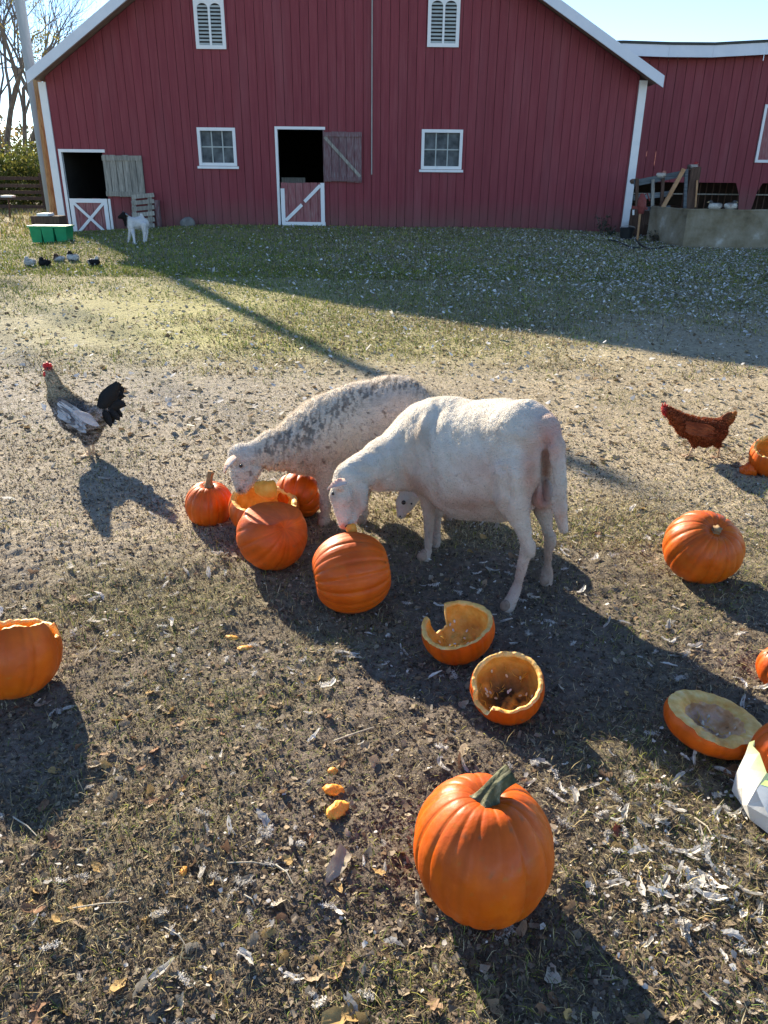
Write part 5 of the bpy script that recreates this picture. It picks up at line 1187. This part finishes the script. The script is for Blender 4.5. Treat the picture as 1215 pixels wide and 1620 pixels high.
def bare_tree(label, base, H_, seed, r0=.16, yellow=0, lean_=(0, 0), lv=6, spread=1.0):
    rg = random.Random(seed); t = thing('bare_tree', label, 'tree', base, 'bare trees left of the barn')
    trunk = MB(); br = MB(); tips = []
    def grow(p, d, L_, r, lev):
        pts = [p]; q = p.copy(); dd = d.copy(); n = 4
        for k in range(n):
            dd = dd+np.array([rg.gauss(0, .13), rg.gauss(0, .13), rg.gauss(0, .05)+.03]); dd /= np.linalg.norm(dd); q = q+dd*L_/n; pts.append(q.copy())
        (trunk if lev < 1 else br).tube(pts, [r*(1-.42*k/n) for k in range(n+1)], 7 if lev < 2 else 4, cap=lev > 3)
        if lev >= lv: tips.append(q); return
        for k in range(rg.choice((2, 3, 3)) if lev else 4):
            j = rg.choice((2, 3, 4)); b_ = pts[j]; a = rg.uniform(0, 6.28); ang = rg.uniform(.35, .85)*spread
            u = np.cross(dd, (math.cos(a), math.sin(a), .3)); u /= np.linalg.norm(u); nd = dd*math.cos(ang)+u*math.sin(ang)+np.array([0, 0, .22])
            grow(b_, nd, L_*rg.uniform(.6, .82), r*.58*(1-.1*j)*1.15, lev+1)
    grow(np.array(base, float), np.array([lean_[0], lean_[1], 1.]), H_*.50, r0*.78, 0)
    trunk.part('trunk', M['bark'], t, smooth=True); br.part('branches', M['twig'], t)
    if yellow:
        P = np.array(tips); P = P[np.array([rg.random() < yellow for _ in P])]; V = []; F = []; c_ = []
        for p in P:
            for k in range(16):
                o_ = np.array([rg.gauss(0, .14) for _ in range(3)]); a = np.array([rg.gauss(0, 1) for _ in range(3)]); a /= np.linalg.norm(a); b_ = np.cross(a, (.3, .8, .5)); m = len(V)
                V += [p+o_-a*.05, p+o_+b_*.03, p+o_+a*.05, p+o_-b_*.03]; F.append((m, m+1, m+2, m+3)); cc = rg.choice([(.42, .30, .05), (.5, .38, .1), (.25, .26, .06)]); c_ += [cc]*4
        if V: part('leaves', V, F, M['foliage'], t, False, np.array(c_))
trees = [((22, 300, 36), 10, 3, .20, .12, (-.12, 0), 'bare tree with a dark leaning trunk seen between pole and frame edge'), ((52, 300, 38), 9.5, 9, .17, .05, (-.05, 0), 'bare forked tree directly behind the utility pole'),
         ((2, 300, 31), 8, 5, .2, .6, (.05, 0), 'thin tree with some golden leaves at the left edge'), ((95, 300, 44), 13, 12, .2, 0, (0, 0), 'tall bare tree rising above the left barn roof edge'),
         ((-90, 300, 40), 11, 15, .22, 0, (.05, 0), 'bare tree far left of the barn outside the fence'), ((0, 300, 52), 13, 18, .22, 0, (0, 0), 'distant bare tree behind the shrubs at left'), ((60, 300, 58), 14, 24, .2, 0, (0, 0), 'distant thin bare tree behind the forked tree')]
for (px, py, Yt_), H_, sd_, r0, yl, ln, lab in trees:
    p = WY(px, py, Yt_); bare_tree(lab, (p[0], Yt_, 0.05), H_, sd_, r0, yl, ln)
for (x, y, H_, sd_, lab) in ((-14.6, 22, 9, 31, 'leafy shade tree left of the yard, nearer the fence'), (-17, 25.5, 11, 33, 'shade tree far left of the yard beyond the fence')):
    bare_tree(lab, (x, y, 0), H_, sd_, .2, .5, (0, 0), 5)
# weeds by the barn corner
def weed(px, py, hgt__, n, label, seed, colr):
    rg = random.Random(seed); g = G(px, py); t = thing('weed', label, 'weed', g); mb = MB(); V = []; F = []; c_ = []
    for k in range(n):
        a = rg.uniform(0, 6.28); tip = g+np.array([math.cos(a)*.16, math.sin(a)*.08, hgt__*rg.uniform(.5, 1)]); mb.tube([g, (g+tip)/2+[0, 0, .03], tip], [.006, .005, .002], 4)
        for q in range(7):
            u = rg.uniform(.3, 1); p = g*(1-u)+tip*u; d = np.array([rg.gauss(0, 1), rg.gauss(0, 1), rg.gauss(0, .6)]); d /= np.linalg.norm(d); b_ = np.cross(d, (0, 0, 1)); m = len(V)
            V += [p, p+d*.05+b_*.02, p+d*.1, p+d*.05-b_*.02]; F.append((m, m+1, m+2, m+3)); c_ += [np.array(colr)*rg.uniform(.6, 1.3)]*4
    mb.part('stems', M['twig'], t); part('leaves', V, F, M['foliage'], t, False, np.array(c_))
weed(951, 372, .45, 14, 'leafy green weed against the red barn left of the corner post', 3, (.07, .09, .05))
weed(966, 374, .22, 10, 'small low weed right of the taller weed by the barn', 5, (.06, .08, .04))
weed(1035, 384, .25, 12, 'sparse weed at the chipped end of the concrete wall', 7, (.10, .10, .06))

# ------------------------------------------------------------ ground cover
def visible_pts(n, ymin, ymax, power=1.0, margin=.8):
    """random places on the yard inside the view wedge"""
    u = rng.random(n); y = (ymin**(1-power)+(ymax**(1-power)-ymin**(1-power))*u)**(1/(1-power)) if power != 1 else ymin*(ymax/ymin)**u
    dep = y*cp+1.5*sp; x = (rng.random(n)*2-1)*(dep*.52+margin); return x, y
STRAW = np.array([[.46, .38, .19], [.38, .31, .16], [.52, .46, .29], [.27, .21, .12]]); OLV = np.array([[.24, .27, .05], [.17, .23, .05], [.36, .35, .08], [.12, .18, .05]])
DRK = np.array([[.10, .075, .055], [.16, .12, .085], [.07, .055, .04]])
def blades(n, ymin, ymax, power, hmin, hmax, wd, green, keepf, lie=.4, name='grass', curl=.5):
    n = int(n*1.3); x, y = visible_pts(n, ymin, ymax, power); kp = rng.random(n) < keepf(x, y); x, y = x[kp], y[kp]; m = len(x)
    z = hgt(x, y); P = np.stack([x, y, z], -1)
    L_ = (hmin+(hmax-hmin)*rng.random(m)**1.6)[:, None]; a = rng.random(m)*2*math.pi; el = np.where(rng.random(m) < lie, rng.random(m)*.35, .35+rng.random(m)*1.0)
    d = np.stack([np.cos(a)*np.cos(el), np.sin(a)*np.cos(el), np.sin(el)], -1); s_ = np.stack([-np.sin(a), np.cos(a), rng.normal(0, .3, m)], -1); s_ /= np.linalg.norm(s_, axis=1)[:, None]
    w_ = (wd*(.6+.8*rng.random(m)))[:, None]; mid = P+d*L_*.55+np.array([0, 0, 1.])*L_*.08; bend_ = rng.normal(0, .35, (m, 3)); bend_[:, 2] = -np.abs(bend_[:, 2])*curl; tip = P+d*L_+bend_*L_*.5
    tip[:, 2] = np.maximum(tip[:, 2], z+.001)
    V = np.stack([P-s_*w_/2-[0, 0, .002], P+s_*w_/2-[0, 0, .002], mid+s_*w_*.4, mid-s_*w_*.4, tip], 1).reshape(-1, 3); b = np.arange(m)[:, None]*5
    Q = b+np.array([[0, 1, 2, 3]]); T = b+np.array([[3, 2, 4]])
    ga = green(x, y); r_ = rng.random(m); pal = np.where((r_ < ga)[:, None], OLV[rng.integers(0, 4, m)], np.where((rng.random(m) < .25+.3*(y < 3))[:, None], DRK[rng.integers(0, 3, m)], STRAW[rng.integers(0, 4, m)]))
    c = pal*(.7+.6*rng.random((m, 1))); c = c*(.75+.5*fbm(x, y, 3, 3, 99))[:, None]
    return V, [Q, T], np.repeat(c, 5, 0)
def greenf(x, y): return np.clip(.18-.10*(y < 4)+.7*ss(y, 7.5, 10)*(1-.45*ss(x, -3, 1))+.35*(fbm(x, y, 2.5, 3, 120)-.45)*2+.35*blob(x, y, 250, 470, 2.6, 2)+.25*blob(x, y, 470, 540, 2.5, .9), 0, .95)
for (n, y0, y1, pw, h0, h1, wd, kf, lie) in (
    (190000, .85, 3.0, 1.0, .008, .035, .0016, lambda x, y: .30+.8*grass_amt(x, y), .75),
    (60000, .85, 3.4, 1.0, .02, .06, .0020, lambda x, y: np.clip(grass_amt(x, y)*1.5-.25, 0, 1), .45),
    (170000, 3.0, 7.0, 1.0, .010, .04, .0030, lambda x, y: .30+1.0*grass_amt(x, y), .65),
    (120000, 6.0, 12, 1.0, .02, .06, .007, lambda x, y: np.clip(grass_amt(x, y)*1.3, 0, 1), .45),
    (80000, 11., 19, 1.0, .025, .07, .012, lambda x, y: np.clip(grass_amt(x, y)*1.3, 0, 1)*(y < 18.3), .4)):
    V, F, c = blades(n, y0, y1, pw, h0, h1, wd, greenf, kf, lie); o = obj('grass', rawmesh('grass', V, F, M['leafbit'], False, c)); tag(o, kind='stuff')
# grass beyond, left of the barn
x = rng.uniform(-20, -7.6, 14000); y = rng.uniform(17, 32, 14000); kp = x < -7.3-(y-18)*.0; x, y = x[kp], y[kp]; m = len(x); z = hgt(x, y); a = rng.random(m)*6.28
P = np.stack([x, y, z], -1); s_ = np.stack([np.cos(a), np.sin(a), 0*a], -1)*.02; V = np.stack([P-s_, P+s_, P+rng.normal(0, .03, (m, 3))+[0, 0, .09]], 1).reshape(-1, 3)
c = np.where(rng.random((m, 1)) < .5, OLV[rng.integers(0, 4, m)], STRAW[rng.integers(0, 4, m)])
o = obj('grass', rawmesh('grass', V, np.arange(3*m).reshape(-1, 3), M['leafbit'], False, np.repeat(c, 3, 0))); tag(o, kind='stuff')

# clods and crumbs of soil and tiny leaf fragments: nobody could count them
def bits(n, y0, y1, s0, s1, pals, keepf, lift=.002, thick=.35):
    n = int(n*1.3); x, y = visible_pts(n, y0, y1, 1.0); kp = rng.random(n) < keepf(x, y); x, y = x[kp], y[kp]; m = len(x); z = hgt(x, y)+lift
    s_ = (s0+(s1-s0)*rng.random(m)**2.5); a = rng.random((m, 1))*6.28+np.array([[0, 1.3, 2.4, 3.7, 5.0]])*(1+rng.normal(0, .08, (m, 5)))
    rr = s_[:, None]*(.5+.7*rng.random((m, 5))); tl_ = rng.normal(0, .35, (m, 2))
    dx = np.cos(a)*rr; dy = np.sin(a)*rr; dz = dx*tl_[:, :1]+dy*tl_[:, 1:]+np.abs(rng.normal(0, .25, (m, 5)))*s_[:, None]
    C0 = np.stack([x, y, z+s_*thick], -1)[:, None, :]; V = np.concatenate([C0, np.stack([x[:, None]+dx, y[:, None]+dy, z[:, None]+dz], -1)], 1).reshape(-1, 3)
    b = np.arange(m)[:, None]*6; T = np.concatenate([b+np.array([[0, 1+k, 1+(k+1) % 5]]) for k in range(5)])
    pal = np.array(pals); c = pal[rng.integers(0, len(pal), m)]*(.6+.7*rng.random((m, 1))); return V, T, np.repeat(c, 6, 0)
for nm, n, y0, y1, s0, s1, pals, kf, th_ in (
    ('soil_crumbs', 60000, .85, 4.5, .0015, .008, [(.10, .08, .06), (.16, .125, .095), (.07, .055, .042), (.2, .165, .13)], lambda x, y: 1-.5*grass_amt(x, y), .8),
    ('soil_crumbs', 11000, 3.3, 8, .003, .010, [(.24, .2, .145), (.18, .15, .11), (.3, .255, .19)], lambda x, y: 1-.6*grass_amt(x, y), .8),
    ('leaf_fragments', 17000, .85, 4.2, .003, .013, [(.34, .27, .18), (.36, .30, .22), (.22, .15, .09), (.28, .23, .17), (.20, .16, .12)], lambda x, y: .25+.9*fbm(x, y, 2.2, 3, 140)**2*2*(y < 3.6)+.1, .15),
    ('leaf_fragments', 16000, 4, 17.5, .008, .03, [(.34, .28, .18), (.42, .37, .27), (.24, .17, .1)], lambda x, y: .3+.5*fbm(x, y, 1.2, 3, 140), .15)):
    V, F, c = bits(n, y0, y1, s0, s1, pals, kf, thick=th_); o = obj(nm, rawmesh(nm, V, F, M['leafbit'], False, c)); tag(o, kind='stuff')
# distant white feather flecks in the shade before the barn (too small to count)
def fdens(x, y):
    d = .11+.9*ss(x+(fbm(x, y, .8, 3, 160)-.5)*2.5, -.5, 4.5)*ss(y, 7.5, 10.5)+.25*ss(y, 9, 12)*ss(x, -4, 0); return np.clip(d*(.35+1.3*fbm(x, y, 1.6, 3, 150)), 0, 1)
V, F, c = bits(105000, 4.5, 17.8, .008, .028, [(.62, .61, .58), (.7, .69, .66), (.48, .46, .42), (.4, .36, .28)], lambda x, y: fdens(x, y)*.62*np.clip(y/11, 0, 1), .03, .2); o = obj('feather_litter', rawmesh('feather_litter', V, F, M['leafbit'], False, c)); tag(o, kind='stuff')
def fnear(x, y):
    P_ = np.stack([x, y, 0*x], -1)-EYE; t = P_@FW; px = 607.5+FP*(P_@RV)/t; py = 810-FP*(P_@UV)/t
    d = .17+.55*np.exp(-(((px-1080)/190)**2+((py-1330)/190)**2))+.5*np.exp(-(((px-650)/220)**2+((py-1010)/110)**2))+.4*np.exp(-(((px-900)/160)**2+((py-900)/80)**2))+.3*np.exp(-(((px-180)/200)**2+((py-1000)/120)**2))
    return np.clip(d*(.15+2.6*np.clip(fbm(x, y, 3.2, 3, 170)-.32, 0, 1)), 0, 1)
V, F, c = bits(10000, .85, 4.8, .003, .008, [(.6, .58, .54), (.5, .48, .45)], lambda x, y: fnear(x, y), .01, .2); o = obj('feather_litter', rawmesh('feather_litter', V, F, M['leafbit'], False, c)); tag(o, kind='stuff')
# twigs, straws
def stick(px, py, L_px, ang, label, r=.0022, m='drystem'):
    a = G(px-L_px/2*math.cos(ang), py+L_px/2*math.sin(ang)*.6); b = G(px+L_px/2*math.cos(ang), py-L_px/2*math.sin(ang)*.6); mid = (a+b)/2
    for q in (a, b, mid): q[2] = float(hgt(q[0], q[1]))+.008
    mid[2] += .006; mid[0] += .006
    mb = MB().tube([a, mid, b], [r, r*.9, r*.5], 6); o = part('twig', mb.V, mb.F, M[m], None)
    q = o.data; tag(o, label, 'twig')
M['palestraw'] = mat('pale_straw', [(.4, .36, .27), (.55, .5, .4)], 30, .8)
stick(560, 1163, 75, .55, 'long pale twig lying above the gnawed pumpkin pieces', .0025, 'palestraw'); stick(450, 1388, 60, -1.1, 'pale straw on dark soil left of the crumpled grey leaf', .002, 'palestraw'); stick(395, 1372, 70, -.05, 'thin horizontal straw on the dark soil at lower left', .0016, 'palestraw')
stick(40, 1310, 60, -.9, 'forked pale twig near the lower left edge', .002, 'palestraw'); stick(395, 1430, 30, -1.0, 'short pale straw below the thin horizontal straw', .002, 'palestraw'); stick(1115, 1310, 70, -1.1, 'thin straw on the feathered ground left of the white bag', .0018, 'palestraw')
stick(280, 1490, 70, -1.0, 'long thin straw near the bottom left corner', .0016, 'palestraw'); stick(160, 1440, 90, .1, 'bent pale stalk among dead leaves at lower left', .0018, 'palestraw')

# individual feathers, down tufts and dead leaves: shared meshes, one object each
def feather_mesh(seed):
    rg = random.Random(seed); V = []; F = []; n = 8; L_ = .05; W_ = .013*rg.uniform(.8, 1.3); cv = rg.uniform(-.35, .35); lift = rg.uniform(.15, .45)
    for i in range(n+1):
        q = i/n; w_ = W_*math.sin(math.pi*min(1, q*.8+.13))**.8*rg.uniform(.75, 1.15)/1
        x = L_*(q-.5); y = cv*L_*math.sin(q*3.1)*.6; z = .002+lift*L_*(q-.3)**2
        for j in (-1, -.5, 0, .5, 1): V.append((x-abs(j)*.006*rg.uniform(.4, 1.4), y+w_*j*.5*rg.uniform(.85, 1.15), z+abs(j)*W_*.35*rg.uniform(.5, 1.2)))
    for i in range(n):
        for j in range(4):
            if rg.random() < .06: continue
            a = i*5+j; F.append((a, a+1, a+6, a+5))
    return rawmesh('feather', V, F, M['whitefe'])
def tuft_mesh(seed):
    rg = random.Random(seed); V = []; F = []; ax_ = rg.uniform(0, 6.28); ln_ = rg.uniform(.005, .018); cv = rg.uniform(-1.2, 1.2)
    for k in range(90):
        q = rg.uniform(-1, 1); aa = ax_+cv*q*.6; o_ = np.array([math.cos(aa)*q*ln_+rg.gauss(0, .0022), math.sin(aa)*q*ln_+rg.gauss(0, .0022), .002+abs(rg.gauss(0, .002))])
        a = ax_+rg.choice((1.1, -1.1))+rg.gauss(0, .7); e = rg.uniform(-.2, .7); L_ = rg.uniform(.002, .011)*(1.1-abs(q)*.5); w_ = rg.uniform(.0004, .0008); d = np.array([math.cos(a)*math.cos(e), math.sin(a)*math.cos(e), math.sin(e)]); s_ = np.array([-math.sin(a), math.cos(a), rg.gauss(0, .3)])
        m = len(V); c = o_+d*L_*.5; t = o_+d*L_+s_*rg.gauss(0, .003)-np.array([0, 0, .4*L_])
        V += [o_-s_*w_, o_+s_*w_, c+s_*w_, c-s_*w_, t]; F += [(m, m+1, m+2, m+3), (m+3, m+2, m+4)]
    return rawmesh('down_tuft', V, F, M['whitefe'])
def leaf_mesh(seed, mt):
    rg = random.Random(seed); n = 14; V = [(0, 0, .002)]; cu = rg.uniform(10, 34); cu2 = rg.uniform(-18, 22); L_ = rg.uniform(.018, .030)
    lob = rg.choice((3, 5, 5, 2)); am = rg.uniform(.1, .38)
    for k in range(n):
        a = 2*math.pi*k/n; r = L_*(1-.38*abs(math.sin(a)))*(1+am*math.cos(lob*a)*(.6+.8*rg.random()))*rg.uniform(.82, 1.12); x, y = r*math.cos(a), r*math.sin(a); V.append((x, y, .002+cu*y*y*.6+cu2*x*x*.6+rg.gauss(0, .0016)))
    for k in range(n):
        x, y, z = V[1+k]; V.append((x*.55, y*.55, z*.35+rg.gauss(0, .001)))
    F = []
    for k in range(n): k2 = (k+1) % n; F += [(1+k, 1+k2, 1+n+k2, 1+n+k), (0, 1+n+k, 1+n+k2)]
    V.append((-L_*1.5, .002, .004)); V.append((-L_*.8, .0012, .002)); V.append((-L_*.8, -.0012, .002)); F.append((len(V)-3, len(V)-2, len(V)-1))
    return rawmesh('dead_leaf', V, F, mt, True)
fm = [feather_mesh(k) for k in range(7)]; tm = [tuft_mesh(k) for k in range(7)]; lm = [leaf_mesh(k, M['leaf%d' % (k % 5)]) for k in range(15)]
def place(name, meshes, n, keepf, label, cat, grp, smin, smax, y0, y1, tilt=.35, up=.004):
    pts = []
    while len(pts) < n:
        x, y = visible_pts(400, y0, y1, 1.0, .02); k = rng.random(400) < keepf(x, y); pts += list(zip(x[k], y[k]))
    for (x, y) in pts[:n]:
        o = bpy.data.objects.new(name, meshes[rnd.randrange(len(meshes))]); s_ = rnd.uniform(smin, smax); C.objects.link(o)
        o.location = (float(x), float(y), float(hgt(x, y))+up); o.rotation_euler = (rnd.gauss(0, tilt), rnd.gauss(0, tilt), rnd.uniform(0, 6.28)); o.scale = (s_, s_, s_); tag(o, label, cat, grp)
place('feather', fm, 240, lambda x, y: fnear(x, y), 'loose white feather lying on the trampled yard ground', 'feather', 'loose white feathers in the yard', .5, 1.3, .9, 4.2)
place('down_tuft', tm, 260, lambda x, y: fnear(x, y), 'fluffy white down tuft caught on the yard ground', 'down', 'white down tufts in the yard', .45, 1.5, .9, 4.0, .1)
place('dead_leaf', lm, 290, lambda x, y: np.clip(.15+1.2*(fbm(x, y, 1.8, 3, 140)-.3)+.4*(x < 0)*(y < 2), 0, 1)*(y < 3.6), 'curled dry leaf lying on the trampled yard ground', 'leaf', 'dry leaves in the yard', .38, 1.0, .9, 3.6, .5)
def one_leaf(px, py, size, seed, mt, label, rot):
    g = G(px, py); o = bpy.data.objects.new('dead_leaf', leaf_mesh(seed, M[mt])); C.objects.link(o); o.location = (g[0], g[1], float(hgt(g[0], g[1]))+.012); o.rotation_euler = rot; o.scale = (size,)*3; tag(o, label, 'leaf')
one_leaf(975, 1316, 1.25, 51, 'maroonleaf', 'folded dark maroon leaf left of the white bag', (.7, .3, .9)); one_leaf(537, 1372, 1.6, 52, 'leaf2', 'large crumpled grey leaf below the gnawed pumpkin pieces', (.4, .1, 1.2))
one_leaf(55, 1447, .9, 53, 'leaf3', 'round reddish brown leaf at the lower left edge', (.1, 0, 0)); one_leaf(545, 1608, 1.5, 54, 'leaf4', 'large yellow tan leaf at the bottom edge', (.2, .2, .5)); one_leaf(686, 1594, 1.1, 55, 'leaf0', 'brown leaf at the bottom edge under the large pumpkin', (.1, .2, 2)); one_leaf(600, 1388, .7, 56, 'leaf4', 'small yellow leaf left of the large pumpkin', (.2, .1, 2.5))
one_leaf(60, 1598, .9, 57, 'leaf3', 'brown oval leaf in the bottom left corner', (.1, 0, .4)); one_leaf(1160, 1222, 1.2, 58, 'leaf3', 'dark curled leaf beneath the shallow pumpkin half', (.3, 0, .4))

g = G(800, 1478); o = bpy.data.objects.new('down_tuft', tm[1]); C.objects.link(o); o.location = (g[0], g[1], float(hgt(g[0], g[1]))+.006); o.scale = (1.8, 1.8, 1.8); tag(o, 'grey white fluff caught under the foot of the large pumpkin', 'down')
